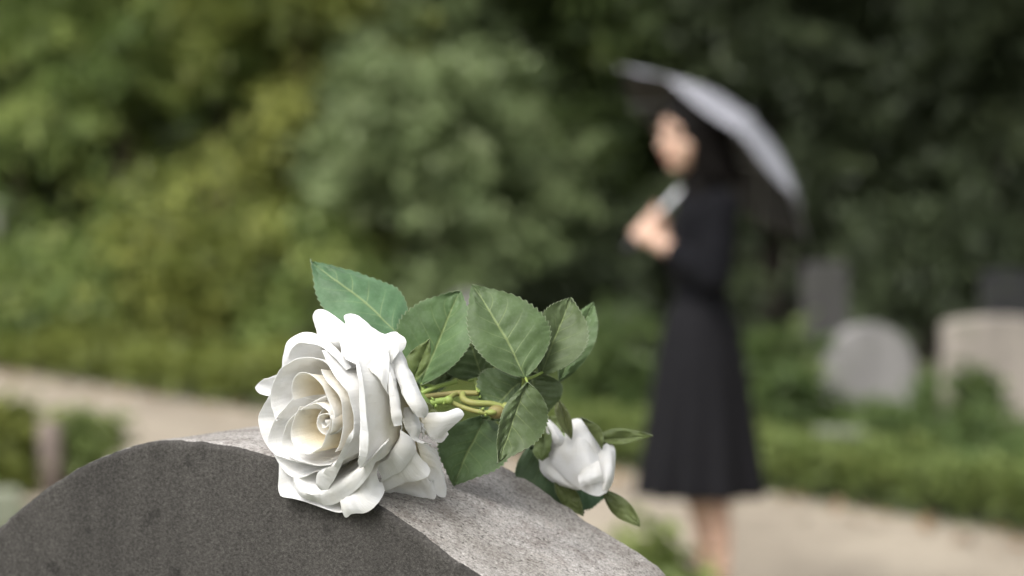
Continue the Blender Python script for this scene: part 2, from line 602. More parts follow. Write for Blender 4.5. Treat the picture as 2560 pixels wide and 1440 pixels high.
def box_hedge():
    root = empty('box_hedge', (edge_x(10.0) + 0.3, 10.0, 0), 'low clipped green hedge edging the path at the right', 'hedge')
    rng = np.random.default_rng(51)
    n = 26000
    Y = 7.2 + 7.0 * rng.random(n)
    wob = np.array([0.05 * noise.noise(Vector((y * 2.2, 3, 0))) for y in Y])
    X = np.array([edge_x(y) for y in Y]) + 0.06 + 0.42 * rng.random(n) + wob
    hh = np.array([0.24 + 0.11 * noise.noise(Vector((y * 2.6, 9, 0))) + 0.07 * noise.noise(Vector((y * 7, x * 7, 2))) for x, y in zip(X, Y)])
    z = hh * rng.random(n) ** 0.45
    C = np.c_[X, Y, z + 0.01]
    D = unit(rng, n) + np.array([0, 0, 0.3])
    U = np.array([0, 0, 0.8]) + rng.normal(size=C.shape) * 0.6
    me = leaf_cloud('foliage', C, D, U, 0.045 * (0.7 + 0.6 * rng.random(n)), 0.5 + rng.normal(size=n) * 0.17, FRESH, 0.6)
    under(link('foliage', me), root)
    mb = MB()
    for k in range(34):
        y = 7.3 + 0.2 * k
        x = edge_x(y) + 0.25
        mb.add(tube([(x, y, -0.02), (x + rng.normal() * .03, y, 0.10), (x + rng.normal() * .05, y + rng.normal() * .05, 0.19)], [0.012, 0.008, 0.003], 5))
    o = mb.build('stems', BARK, root)
    tag(o, kind='stuff')


box_hedge()
SMALL = [
    (px(1945, 12.9), 12.9, 0.62, 0.22, 0.26, IVY, 'leafy green bush right of the woman, beside the round-topped headstone'),
    (px(1530, 13.8), 13.8, 0.72, 0.34, 0.35, IVY, 'green leafy plant left of the woman, behind the bud'),
    (px(1400, 14.8), 14.8, 0.55, 0.40, 0.35, IVY, 'low green plant behind the rose leaves'),
    (px(2330, 12.4), 12.4, 0.27, 0.40, 0.30, IVY, 'dark green plant at the foot of the wide headstone'),
    (px(2450, 12.9), 12.9, 0.40, 0.035, 0.06, IVY, 'small dark plant standing against the face of the wide headstone'),
    (px(2150, 13.0), 13.0, 0.20, 0.30, 0.25, IVY, 'small green plant at the foot of the round-topped headstone'),
    (px(1636, 7.1), 7.1, 0.36, 0.055, 0.08, FRESH, 'small green weed left of the woman beside the near headstone'),
    (px(18, 11.0), 11.0, 0.40, 0.13, 0.25, YELLOWISH, 'bushy yellow-green plant left of the short wooden post'),
    (px(-5, 19.0), 19.0, 0.66, 0.28, 0.26, OLIVE, 'small olive bush in front of the pale monument at the left edge'),
    (px(205, 11.2), 11.2, 0.36, 0.10, 0.16, FRESH, 'small green plant right of the short wooden post'),
]
for i, (X, Y, h, rx, ry, mat, lab) in enumerate(SMALL):
    tree('plant', lab, 'plant', X, Y, 0.02, h, rx, ry, int(80 + 260 * rx), 22, 0.06, mat, 601 + i, bark=BARK, trunk_r=0.010, limbs=5, spread=0.07, tone=0.5, zmin=0.01, lump=0.3)


# ------------------------------------------------------------------ the other gravestones
def far_stone_mat(name, col, streak=0.3):
    m, nt, bs, out = new_mat(name)
    tc = nt.nodes.new('ShaderNodeTexCoord').outputs['Object']
    mp = nt.nodes.new('ShaderNodeMapping')
    mp.inputs['Scale'].default_value = (7, 7, 2)
    nt.links.new(tc, mp.inputs['Vector'])
    c = ramp(nt, tex_noise(nt, mp.outputs[0], 1.0, 6, 0.65), [(0.3, tuple(x * (1 - streak) for x in col)), (0.7, tuple(x * (1 + streak) for x in col))])
    moss = ramp(nt, tex_noise(nt, tc, 5, 5, 0.6), [(0.55, (0, 0, 0)), (0.72, (1, 1, 1))])
    c = mix(nt, math_n(nt, 'MULTIPLY', moss, 0.5), c, (0.07, 0.085, 0.04))
    nt.links.new(c, bs.inputs['Base Color'])
    bs.inputs['Roughness'].default_value = 0.9
    bump(nt, tex_noise(nt, tc, 60, 5), bs, 0.5, 0.006)
    return m


GREY_ST = far_stone_mat('grey_limestone', (0.195, 0.188, 0.18))
WARM_ST = far_stone_mat('warm_sandstone', (0.255, 0.225, 0.192))
MOSS_ST = far_stone_mat('mossy_limestone', (0.17, 0.18, 0.13), 0.4)
DARK_ST = far_stone_mat('dark_slate', (0.045, 0.043, 0.041))
BLACK_ST = far_stone_mat('black_granite', (0.010, 0.010, 0.011))


def gravestone(X, Y, w, h, t, arch, mat, label, rotz=0.0, plinth=True, name='gravestone'):
    """arch: rise of the rounded top as a share of half the width"""
    root = empty(name, (X, Y, 0), label, 'headstone')
    root.rotation_euler.z = rotz
    prof = [(-w / 2, 0.0)]
    zs = h - arch * w / 2
    for a in np.linspace(math.pi, 0, 25):
        prof.append((w / 2 * math.cos(a), zs + arch * w / 2 * math.sin(a)))
    prof.append((w / 2, 0.0))
    bm = bmesh.new()
    f = [bm.verts.new((x, -t / 2, z)) for x, z in prof]
    b = [bm.verts.new((x, t / 2, z)) for x, z in prof]
    n = len(prof)
    bm.faces.new(f)
    bm.faces.new(list(reversed(b)))
    for k in range(n):
        bm.faces.new((f[k], b[k], b[(k + 1) % n], f[(k + 1) % n]))
    bmesh.ops.recalc_face_normals(bm, faces=bm.faces)
    es = [e for e in bm.edges if abs(e.verts[0].co.y - e.verts[1].co.y) < 1e-6]
    bmesh.ops.bevel(bm, geom=es, offset=0.012, segments=2, affect='EDGES', profile=0.5)
    me = bpy.data.meshes.new('slab')
    bm.to_mesh(me)
    bm.free()
    me.materials.append(mat)
    link('slab', me, root)
    if plinth:
        bm = bmesh.new()
        bmesh.ops.create_cube(bm, size=1.0, matrix=Matrix.Translation((0, 0, 0.045)) @ Matrix.Diagonal((w * 1.22, t * 2.0, 0.11, 1)))
        bmesh.ops.bevel(bm, geom=list(bm.edges), offset=0.012, segments=2, affect='EDGES', profile=0.5)
        me = bpy.data.meshes.new('plinth')
        bm.to_mesh(me)
        bm.free()
        me.materials.append(mat)
        link('plinth', me, root)
    return root


gravestone(px(2172, 13.8), 13.8, 0.53, 0.60, 0.12, 0.95, GREY_ST, 'grey round-topped headstone standing in the planting right of the woman', 0.12)
gravestone(px(2492, 13.4), 13.4, 0.60, 0.665, 0.15, 0.18, WARM_ST, 'wide warm beige headstone with a shallow arched top at the right edge', 0.18)
gravestone(px(2062, 17.6), 17.6, 0.32, 0.82, 0.14, 0.10, DARK_ST, 'tall dark slab behind the round-topped headstone', 0.1)
gravestone(px(2520, 16.6), 16.6, 0.36, 0.80, 0.14, 0.12, BLACK_ST, 'black polished headstone behind the wide beige one', 0.0)
gravestone(px(788, 17.2), 17.2, 0.20, 0.72, 0.12, 0.7, DARK_ST, 'small grey headstone behind the top of the white bloom', -0.1)
gravestone(px(1168, 16.8), 16.8, 0.26, 0.64, 0.12, 0.6, GREY_ST, 'grey headstone showing between two rose leaves', 0.0)
gravestone(px(1545, 17.0), 17.0, 0.42, 0.52, 0.14, 0.4, DARK_ST, 'low dim headstone in shade left of the woman', 0.1)
gravestone(px(-40, 19.6), 19.6, 0.32, 1.29, 0.22, 0.8, MOSS_ST, 'tall pale monument cut by the left edge of the picture', 0.0)


def kerb(X, Y, L, rotz, label, mat, name='kerb_stone'):
    bm = bmesh.new()
    bmesh.ops.create_cube(bm, size=1.0, matrix=Matrix.Diagonal((L, 0.14, 0.20, 1)))
    bmesh.ops.bevel(bm, geom=list(bm.edges), offset=0.012, segments=2, affect='EDGES', profile=0.5)
    me = bpy.data.meshes.new(name)
    bm.to_mesh(me)
    bm.free()
    me.materials.append(mat)
    o = link(name, me, loc=(X, Y, 0.045), rot=(0, 0, rotz))
    return tag(o, label, 'kerb')


kerb(px(2180, 12.4), 12.4, 0.62, 0.16, 'mossy kerb stone of a grave in front of the round-topped headstone', MOSS_ST)
kerb(px(-50, 9.9), 9.9, 0.30, 0.3, 'mossy kerb stone at the lower left edge', MOSS_ST)
# short wooden post at the left
_m = MB()
_x, _y = px(118, 10.9), 10.9
_m.add(tube([(_x, _y, -0.05), (_x + 0.004, _y, 0.15), (_x, _y, 0.315), (_x, _y, 0.33)], [0.056, 0.055, 0.053, 0.042], 12))
_o = _m.build('wooden_post', simple_mat('weathered_wood', (0.17, 0.135, 0.115), 0.85, 0.3, 25, 0.6, 0.01))
tag(_o, 'short weathered wooden post among plants at the left', 'post')
# ------------------------------------------------------------------ the near headstone
YAW = math.radians(-31)
AX = np.array([math.cos(YAW), math.sin(YAW), 0.0])
NN = np.array([-math.sin(YAW), math.cos(YAW), 0.0])
SK = 1.013
S0 = np.array([-0.06534, 1.18, 0.0]) * SK
STONE_T = 0.14 * SK
PROFILE = np.array([(-0.345, 1.150), (-0.30, 1.192), (-0.2487, 1.2328), (-0.2229, 1.2505), (-0.1976, 1.2652), (-0.1683, 1.2772),
                    (-0.137, 1.2847), (-0.1136, 1.2857), (-0.085, 1.2840), (-0.060, 1.2795), (-0.03, 1.2712), (0.0, 1.2602),
                    (0.0183, 1.2508), (0.0363, 1.2412), (0.0527, 1.2328), (0.0754, 1.2222), (0.0825, 1.2187)])
PROFILE = np.array([0, CAM_Z]) + (PROFILE - np.array([0, CAM_Z])) * SK


def stone_z(x):
    return float(np.interp(x, PROFILE[:, 0], PROFILE[:, 1]))


def on_stone(u, v, lift=0.0):
    """where the line of sight through (u, v) meets the top of the near headstone"""
    r = ray(u, v)
    last = None
    for t in np.linspace(1.0, 1.6, 1200):
        P = EYE + r * t
        q = P - S0
        x, d = q @ AX, q @ NN
        if 0 <= d <= STONE_T and P[2] <= stone_z(x) + lift:
            return P
        last = P
    return EYE + r * (1.29 / r[1])


def stone_material():
    m, nt, bs, out = new_mat('weathered_sandstone')
    tc = nt.nodes.new('ShaderNodeTexCoord').outputs['Object']
    big = tex_noise(nt, tc, 14, 5, 0.6)
    mid = tex_noise(nt, tc, 70, 5, 0.65)
    fine = tex_noise(nt, tc, 560, 4, 0.7)
    vo = N(nt, 'ShaderNodeTexVoronoi', Scale=520.0)
    nt.links.new(tc, vo.inputs['Vector'])
    top = ramp(nt, fine, [(0.33, (0.085, 0.080, 0.075)), (0.43, (0.315, 0.298, 0.278)), (0.60, (0.43, 0.408, 0.383)), (0.72, (0.60, 0.575, 0.545))])
    grain = ramp(nt, tex_noise(nt, tc, 1100, 2, 0.6), [(0.33, (0.25, 0.23, 0.22)), (0.45, (1, 1, 1))])
    top = mix(nt, 0.55, top, grain, 'MULTIPLY')
    blotch = ramp(nt, mid, [(0.35, (0.62, 0.58, 0.56)), (0.55, (1, 1, 1)), (0.75, (1.0, 0.95, 0.92))])
    top = mix(nt, 0.8, top, blotch, 'MULTIPLY')
    lichen = ramp(nt, big, [(0.38, (0.66, 0.65, 0.62)), (0.58, (1, 1, 1))])
    top = mix(nt, 0.75, top, lichen, 'MULTIPLY')
    dark_tone = ramp(nt, tex_noise(nt, tc, 620, 4, 0.75), [(0.30, (0.024, 0.0226, 0.0208)), (0.5, (0.048, 0.0455, 0.0425)), (0.70, (0.082, 0.078, 0.073))])
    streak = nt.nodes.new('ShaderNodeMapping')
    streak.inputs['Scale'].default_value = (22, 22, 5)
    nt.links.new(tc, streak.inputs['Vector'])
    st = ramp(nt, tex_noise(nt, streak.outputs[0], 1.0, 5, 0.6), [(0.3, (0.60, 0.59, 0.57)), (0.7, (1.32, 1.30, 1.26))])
    dark_tone = mix(nt, 0.8, dark_tone, st, 'MULTIPLY')
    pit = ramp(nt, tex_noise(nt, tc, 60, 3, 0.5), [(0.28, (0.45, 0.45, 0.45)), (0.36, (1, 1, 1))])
    dark_tone = mix(nt, 0.7, dark_tone, pit, 'MULTIPLY')
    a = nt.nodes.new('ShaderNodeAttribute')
    a.attribute_name = 'dark_face'
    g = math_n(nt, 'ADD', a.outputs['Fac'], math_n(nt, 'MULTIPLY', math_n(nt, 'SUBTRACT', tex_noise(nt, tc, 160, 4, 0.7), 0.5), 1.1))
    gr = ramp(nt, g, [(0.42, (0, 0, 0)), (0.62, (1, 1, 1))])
    nt.links.new(mix(nt, gr, top, dark_tone), bs.inputs['Base Color'])
    bs.inputs['Roughness'].default_value = 0.9
    bs.inputs['Specular IOR Level'].default_value = 0.2
    h = math_n(nt, 'ADD', math_n(nt, 'MULTIPLY', fine, 1.0), math_n(nt, 'MULTIPLY', tex_noise(nt, tc, 1100, 2), 0.5))
    bump(nt, h, bs, 0.75, 0.0012)
    return m


def build_near_headstone():
    xs = catmull(PROFILE, 300)
    right = [(0.0868, 1.2150), (0.0895, 1.2095), (0.0905, 1.203), (0.0908, 1.19), (0.0908, 1.15), (0.0908, 1.0), (0.0908, 0.5), (0.0908, 0.0)]
    left = [(-0.352, 0.0), (-0.352, 0.5), (-0.352, 1.0), (-0.352, 1.10), (-0.3515, 1.135)]
    sc_ = lambda L: np.array([0, CAM_Z]) * (np.array(L)[:, 1:] > 0) + (np.array(L) - np.array([0, CAM_Z]) * (np.array(L)[:, 1:] > 0)) * SK
    path = np.vstack([sc_(left), xs, sc_(right)])
    tan = np.gradient(path, axis=0)
    tan /= np.linalg.norm(tan, axis=1)[:, None]
    nor = np.stack([-tan[:, 1], tan[:, 0]], 1)
    r = 0.0035
    sec = [(0.010, 0.0), (0.006, 0.0), (r, 0.0)]
    sec += [(r * (1 - math.sin(a)), r * (1 - math.cos(a))) for a in np.linspace(0.3, math.pi / 2, 4)]
    sec += [(0.0, d) for d in np.linspace(r, STONE_T - r, 92)[1:-1]]
    sec += [(r * (1 - math.cos(a)), STONE_T - r * (1 - math.sin(a))) for a in np.linspace(0, math.pi / 2, 5)]
    sec += [(0.010, STONE_T)]
    V, G = [], []
    K = len(path)
    for (q, d) in sec:
        for k in range(K):
            p2 = path[k] - nor[k] * q
            P = S0 + AX * p2[0] + NN * d + np.array([0, 0, p2[1]])
            nv = (AX * nor[k][0] + np.array([0, 0, nor[k][1]]))
            amp = noise.fractal(Vector(P * 55), 0.9, 2.1, 4) * 0.0007 + noise.noise(Vector(P * 420)) * 0.00028
            edge = max(0.0, 1 - d / 0.008) if d < 0.05 else max(0.0, 1 - (STONE_T - d) / 0.008)
            chip = min(0.0, noise.noise(Vector(P * 110)) + 0.15) * 0.0022 * edge
            P = P + nv * (amp + chip) + (-NN if d < 0.05 else NN) * (chip * 0.8 * (1 if edge > 0 else 0))
            V.append(P)
            G.append(1.0 if d in (0.0, STONE_T) else (0.78 if d < 0.0032 else 0.0))  # front and back faces take the darker tone, the top stays pale
    F = grid_faces(len(sec), K)
    # front and back faces: columns from the arched edge down to the ground
    for row, d in ((0, 0.0), (len(sec) - 1, STONE_T)):
        depth = [0.012, 0.03, 0.06, 0.1, 0.16, 0.25, 0.4, 0.7, 1.0]
        prev = [row * K + k for k in range(K)]
        for j, f in enumerate(depth):
            cur = []
            for k in range(K):
                b = V[row * K + k]
                z = b[2] * (1 - f)
                p = np.array([b[0], b[1], z])
                p = p + (-NN if d == 0 else NN) * (noise.fractal(Vector(p * 30), 0.9, 2.1, 3) * 0.0006 if 0 < f < 1 else 0)
                cur.append(len(V))
                V.append(p)
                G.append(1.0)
            for k in range(K - 1):
                F.append((prev[k], cur[k], cur[k + 1], prev[k + 1]) if d == 0 else (prev[k], prev[k + 1], cur[k + 1], cur[k]))
            prev = cur
    me = mesh_data('headstone', V, F, [stone_material()], attr={'dark_face': G})
    o = link('headstone', me)
    bm = bmesh.new()
    bm.from_mesh(me)
    bmesh.ops.recalc_face_normals(bm, faces=bm.faces)
    bm.to_mesh(me)
    bm.free()
    return tag(o, 'weathered grey arch-topped headstone in the foreground with the white rose lying on it', 'headstone')


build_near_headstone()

# ------------------------------------------------------------------ the rose
BL_B = at(1018, 1024, 1.228)
BL_C = at(807, 1056, 1.178)
BL_A = (BL_C - BL_B) / np.linalg.norm(BL_C - BL_B)
E1 = np.cross(BL_A, [0, 0, 1.0]); E1 /= np.linalg.norm(E1)
E2 = np.cross(E1, BL_A)


def petal_material(name, tint_lo=0.20, tint_hi=0.70, cream=(0.84, 0.77, 0.55)):
    m, nt, bs, out = new_mat(name)
    a = nt.nodes.new('ShaderNodeAttribute')
    a.attribute_name = 'along'
    uv = nt.nodes.new('ShaderNodeUVMap').outputs[0]
    tc = nt.nodes.new('ShaderNodeTexCoord').outputs['Object']
    c = ramp(nt, a.outputs['Fac'], [(tint_lo, cream), (tint_hi, (0.885, 0.88, 0.865)), (0.97, (0.882, 0.885, 0.892))])
    spot = ramp(nt, tex_noise(nt, tc, 90, 3), [(0.30, (0.93, 0.92, 0.89)), (0.6, (1, 1, 1))])
    c = mix(nt, 1.0, c, spot, 'MULTIPLY')
    nt.links.new(c, bs.inputs['Base Color'])
    bs.inputs['Roughness'].default_value = 0.85
    bs.inputs['Specular IOR Level'].default_value = 0.08
    bs.inputs['Sheen Weight'].default_value = 0.0
    mp = nt.nodes.new('ShaderNodeMapping')
    mp.inputs['Scale'].default_value = (34, 2.6, 1)
    nt.links.new(uv, mp.inputs['Vector'])
    vein = tex_noise(nt, mp.outputs[0], 1.0, 4, 0.6, 0.6)
    mp2 = nt.nodes.new('ShaderNodeMapping')
    mp2.inputs['Scale'].default_value = (3, 14, 1)
    nt.links.new(uv, mp2.inputs['Vector'])
    crinkle = tex_noise(nt, mp2.outputs[0], 1.0, 3, 0.6, 1.2)
    weave = tex_noise(nt, tc, 1500, 2, 0.5)
    h = math_n(nt, 'ADD', math_n(nt, 'MULTIPLY', vein, 0.9), math_n(nt, 'ADD', math_n(nt, 'MULTIPLY', crinkle, 0.5), math_n(nt, 'MULTIPLY', weave, 0.25)))
    b = bump(nt, h, bs, 0.28, 0.0015)
    tr = nt.nodes.new('ShaderNodeBsdfTranslucent')
    nt.links.new(mix(nt, 1.0, c, (1.03, 1.02, 0.99), 'MULTIPLY'), tr.inputs['Color'])
    nt.links.new(b.outputs[0], tr.inputs['Normal'])
    mx = nt.nodes.new('ShaderNodeMixShader')
    mx.inputs[0].default_value = 0.42
    nt.links.new(bs.outputs[0], mx.inputs[1])
    nt.links.new(tr.outputs[0], mx.inputs[2])
    nt.links.new(mx.outputs[0], out.inputs['Surface'])
    return m


PETAL = petal_material('white_petal')
PETAL_IN = petal_material('cream_petal', 0.55, 1.0, (0.76, 0.60, 0.25))


class Bloom:
    def __init__(self, B, A, E1, E2):
        self.B, self.A, self.E1, self.E2 = B, A, E1, E2

    def pt(self, u, v, h):
        r = ray(u, v)
        t = ((self.B + self.A * h / 1000 - EYE) @ self.A) / (r @ self.A)
        return EYE + r * t

    def loc(self, P):
        q = P - self.B
        h = q @ self.A
        return q - self.A * h, h

    def cyl(self, rad, ang, h):
        return self.B + self.A * h + rad * (math.cos(ang) * self.E1 + math.sin(ang) * self.E2)


BLOOM = Bloom(BL_B, BL_A, E1, E2)
_pc = [0]


def petal(rows, parent, bl=BLOOM, mids=((0.55, 0.30), (0.93, 0.72)), base=(0.12, 0.03), n=30, m=26, mat=None,
          fray=0.0002, ripple=0.0011, thick=0.00022, raw=False, name='petal', curl=0.0, narrow=0.30):
    """rows: lists of measured (u, v, height over the receptacle in mm), the last one the free edge;
    below the first row the petal runs down to the receptacle as a cup described by mids."""
    R = [np.array(r) if raw else np.array([bl.pt(*p) for p in r]) for r in rows]
    R = [catmull(r, n) for r in R]
    first = R[0]
    low = []
    for (rf, hf) in (base,) + tuple(mids):
        row = []
        kk = narrow + (1 - narrow) * min(1.0, hf ** 0.7)
        sq = (0.5 + (np.linspace(0, 1, n) - 0.5) * kk) * (n - 1)
        src = np.stack([np.interp(sq, np.arange(n), first[:, q]) for q in range(3)], 1)
        for P in src:
            rho, h = bl.loc(P)
            row.append(bl.B + rho * rf + bl.A * h * hf)
        low.append(np.array(row))
    allrows = low + R
    stack = np.array(allrows)                      # rows, n, 3
    cols = []
    for k in range(n):
        cols.append(catmull(stack[:, k, :], m))
    S = np.array(cols)                             # n, m, 3
    _pc[0] += 1
    sd = _pc[0] * 7.31
    # normals for ripple
    du = np.gradient(S, axis=0)
    dv = np.gradient(S, axis=1)
    nr = np.cross(du, dv)
    nr /= np.linalg.norm(nr, axis=2)[:, :, None] + 1e-12
    V, UV, T = [], [], []
    for j in range(m):
        t = j / (m - 1)
        for k in range(n):
            P = S[k, j]
            w = ripple * (t ** 2) * noise.noise(Vector((k / n * 4 + sd, t * 2.0, 0.3)))
            w += ripple * 0.45 * t * noise.noise(Vector((k / n * 11 + sd, t * 5.0, 4.3)))
            P = P + nr[k, j] * w
            if j == m - 1 and fray:
                P = P + dv[k, j] / (np.linalg.norm(dv[k, j]) + 1e-9) * fray * noise.noise(Vector((k * 1.7 + sd, 0, 0)))
            if curl and t > 0.8:
                P = P + nr[k, j] * curl * ((t - 0.8) / 0.2) ** 2
            V.append(P)
            UV.append((k / (n - 1) + sd, t))
            T.append(t)
    F = grid_faces(m, n)
    c = V[0] * 0 + np.mean(np.array(V), axis=0)
    me = mesh_data(name, np.array(V) - c, F, [mat or PETAL], uv=UV, attr={'along': T})
    o = link(name, me, loc=c)
    so = o.modifiers.new('thickness', 'SOLIDIFY')
    so.thickness = thick
    so.offset = 0
    apply_mods(o)
    o.data.name = name
    o.data.set_sharp_from_angle(angle=math.radians(50))
    if parent is not None:
        under(o, parent)
    return o


ROSE = empty('rose', tuple(on_stone(1180, 1230)), 'white rose with one large bloom, a bud and green leaves lying across the near headstone', 'rose')

# receptacle and calyx: the part that carries the petals
def calyx_mat():
    return simple_mat('calyx_green', (0.16, 0.24, 0.05), 0.55, 0.3, 300, 0.2, 0.0005)


CALYX = calyx_mat()
_m = MB()
_P = [BL_B - BL_A * d for d in (-0.012, -0.006, 0.0, 0.006, 0.012, 0.018)]
_m.add(tube(_P, [0.004, 0.009, 0.0115, 0.010, 0.006, 0.003], 16))
BLOOMO = _m.build('bloom', CALYX, ROSE)


def spiral(r0, r1, a0, a1, h0, h1, lean=1.0, mat=None, n=28):
    rim = [BLOOM.cyl(r0 + (r1 - r0) * t, a0 + (a1 - a0) * t, (h0 + (h1 - h0) * math.sin(math.pi * t))) for t in np.linspace(0, 1, 14)]
    return petal([rim], BLOOMO, mids=((0.9, 0.45), (1.0 * lean, 0.8)), base=(0.5, 0.25), narrow=1.0, raw=True, mat=mat or PETAL_IN, n=n, m=16, ripple=0.0002)


exec_petals = True
if exec_petals:
    # heart of the bloom
    spiral(0.0006, 0.0022, 0.4, 5.6, 0.058, 0.063)
    spiral(0.0020, 0.0034, 2.6, 6.6, 0.058, 0.063)
    spiral(0.0032, 0.0046, 5.0, 9.2, 0.058, 0.0635)
    spiral(0.0046, 0.0062, 1.2, 5.4, 0.057, 0.0625)
    spiral(0.0060, 0.0080, 3.6, 7.6, 0.055, 0.0605)
    PT = lambda rows, **k: petal(rows, BLOOMO, **k)
    cup = ((0.80, 0.35), (1.0, 0.75))
    # inner cup, left-lower petal
    PT([[(751, 1018, 60), (737, 1042, 60), (731, 1065, 60), (727, 1090, 60), (732, 1110, 60), (745, 1126, 60), (762, 1133, 60), (780, 1133, 61)]], mids=((0.35, 0.35), (0.72, 0.72)), mat=PETAL_IN)
    # inner cup, right wall seen from outside, with its folded lip
    PT([[(774, 1013, 62), (791, 1011, 62), (806, 1017, 62), (822, 1028, 62), (827, 1049, 62), (819, 1078, 62), (811, 1098, 62), (802, 1115, 62), (791, 1126, 62), (778, 1136, 62)]], mids=cup, mat=PETAL_IN)
    # upper cup with a cream inside
    PT([[(734, 1000, 57), (731, 974, 58), (733, 951, 59), (743, 937, 60), (757, 930, 60), (771, 932, 60), (785, 943, 60), (799, 955, 60), (812, 976, 60), (825, 1009, 60), (837, 1036, 60), (842, 1062, 59)]], mids=((0.45, 0.35), (0.85, 0.75)), mat=PETAL_IN)
    # big lower-left cup
    PT([[(814, 989, 59), (790, 998, 59), (766, 1011, 59), (749, 1024, 59), (733, 1038, 58), (719, 1052, 57), (708, 1078, 56), (704, 1104, 56), (710, 1125, 56), (723, 1141, 56), (740, 1150, 56), (766, 1159, 56), (795, 1165, 56), (826, 1163, 57)]], mids=((0.5, 0.35), (0.85, 0.75)))
    # narrow petals standing on the right of the cup
    PT([[(803, 923, 58), (812, 945, 59), (824, 962, 60), (842, 983, 60), (854, 1006, 60), (858, 1040, 59), (857, 1070, 58), (849, 1105, 57), (838, 1130, 56)]], mids=cup, mat=PETAL_IN)
    PT([[(803, 877, 57), (814, 897, 58), (826, 917, 59), (838, 938, 60), (856, 960, 60), (871, 985, 60), (881, 1022, 59), (886, 1052, 58), (882, 1085, 57), (868, 1120, 56), (850, 1150, 55)]], mids=cup)
    # the tall one with the rolled-over, shaded lip
    PT([[(886, 885, 57), (892, 920, 59), (897, 960, 60), (898, 1000, 60), (898, 1050, 60), (898, 1100, 59), (897, 1140, 57), (895, 1174, 54)],
        [(894, 892, 57), (903, 930, 58), (910, 966, 58), (913, 1000, 58), (917, 1050, 58), (921, 1095, 57), (917, 1140, 55), (898, 1173, 53)]], mids=((0.62, 0.25), (1.0, 0.66)))
    # left outer cups
    PT([[(738, 990, 55), (716, 1013, 54), (695, 1037, 54), (680, 1063, 53), (672, 1088, 53), (670, 1104, 53), (674, 1119, 53), (684, 1132, 53), (708, 1144, 53), (740, 1155, 53), (780, 1163, 53)]], mids=((0.5, 0.35), (0.86, 0.75)))
    PT([[(692, 1052, 54), (684, 1030, 54), (678, 1008, 54), (677, 985, 54), (683, 957, 55), (698, 928, 56), (717, 911, 57), (737, 897, 58), (757, 891, 58), (780, 893, 58), (806, 903, 58), (828, 925, 58), (842, 952, 57)]], mids=((0.5, 0.35), (0.88, 0.75)))
    # upper petal with its edge rolled back
    PT([[(706, 930, 52), (715, 900, 53), (728, 872, 54), (748, 856, 55), (775, 856, 55), (800, 864, 55), (825, 884, 55), (848, 906, 54), (865, 925, 53)],
        [(704, 921, 50), (708, 890, 51), (717, 858, 52), (732, 843, 52), (748, 835, 52), (767, 833, 52), (796, 839, 52), (824, 857, 51), (846, 875, 50), (862, 893, 49), (880, 918, 48)]], mids=((0.5, 0.35), (0.88, 0.75)))
    # bottom-left cup
    PT([[(682, 1128, 50), (692, 1150, 50), (706, 1172, 50), (717, 1185, 50), (732, 1193, 50), (754, 1193, 51), (778, 1187, 52), (800, 1177, 53), (824, 1164, 54), (850, 1146, 54)]], mids=((0.45, 0.40), (0.82, 0.78)))
    # left petal
    PT([[(690, 960, 48), (676, 985, 50), (661, 1010, 51), (648, 1037, 52), (646, 1050, 52), (649, 1070, 52), (656, 1093, 51), (666, 1111, 50), (680, 1130, 49), (698, 1142, 48)]], mids=((0.45, 0.35), (0.80, 0.72)))
    # left pointed tip, behind
    PT([[(700, 935, 42), (670, 945, 46), (648, 958, 47), (639, 966, 48), (638, 972, 48), (642, 978, 48), (652, 984, 47), (674, 989, 46), (700, 1000, 44)]], mids=((0.5, 0.35), (0.85, 0.75)))
    # folded strip hanging from the cup to the lower petal
    PT([[(889, 1062, 57), (872, 1092, 58), (855, 1125, 58), (842, 1150, 57), (822, 1169, 56), (797, 1181, 54), (790, 1194, 53), (790, 1207, 52), (799, 1222, 50)],
        [(889, 1064, 57), (879, 1098, 56), (866, 1130, 55), (856, 1155, 54), (846, 1178, 53), (837, 1197, 52), (826, 1213, 51), (818, 1225, 50), (806, 1224, 49)]], mids=((0.7, 0.35), (0.95, 0.75)))
    # bottom-left outer petal
    PT([[(705, 1110, 44), (698, 1150, 46), (697, 1190, 48), (696, 1224, 49), (703, 1241, 49), (737, 1248, 47), (778, 1260, 46), (812, 1271, 45), (852, 1280, 43), (880, 1270, 40)]], mids=((0.4, 0.40), (0.78, 0.74)))
    # bottom cup, wide rolled lip running up to the right
    PT([[(738, 1190, 51), (748, 1214, 51), (764, 1228, 51), (784, 1233, 51), (803, 1228, 50), (824, 1214, 50), (854, 1203, 49), (880, 1188, 50), (905, 1167, 50), (932, 1141, 50), (952, 1120, 49), (970, 1102, 47)],
        [(735, 1192, 49), (741, 1220, 49), (752, 1239, 49), (770, 1248, 48), (795, 1254, 47), (813, 1263, 46), (838, 1260, 46), (864, 1245, 45), (893, 1222, 47), (925, 1184, 47), (946, 1145, 46), (970, 1104, 45)]], mids=((0.45, 0.42), (0.80, 0.78)))
    # reflexed petal below it
    PT([[(846, 1235, 45), (860, 1245, 45), (885, 1225, 45), (905, 1205, 44), (925, 1190, 42), (942, 1180, 40)],
        [(852, 1258, 45), (859, 1275, 45), (880, 1265, 45), (910, 1250, 44), (935, 1230, 40), (948, 1205, 36)],
        [(855, 1272, 44), (866, 1293, 43), (880, 1283, 43), (918, 1279, 42), (945, 1258, 39), (960, 1229, 34), (953, 1206, 32)]], mids=((0.45, 0.50), (0.82, 0.85)))
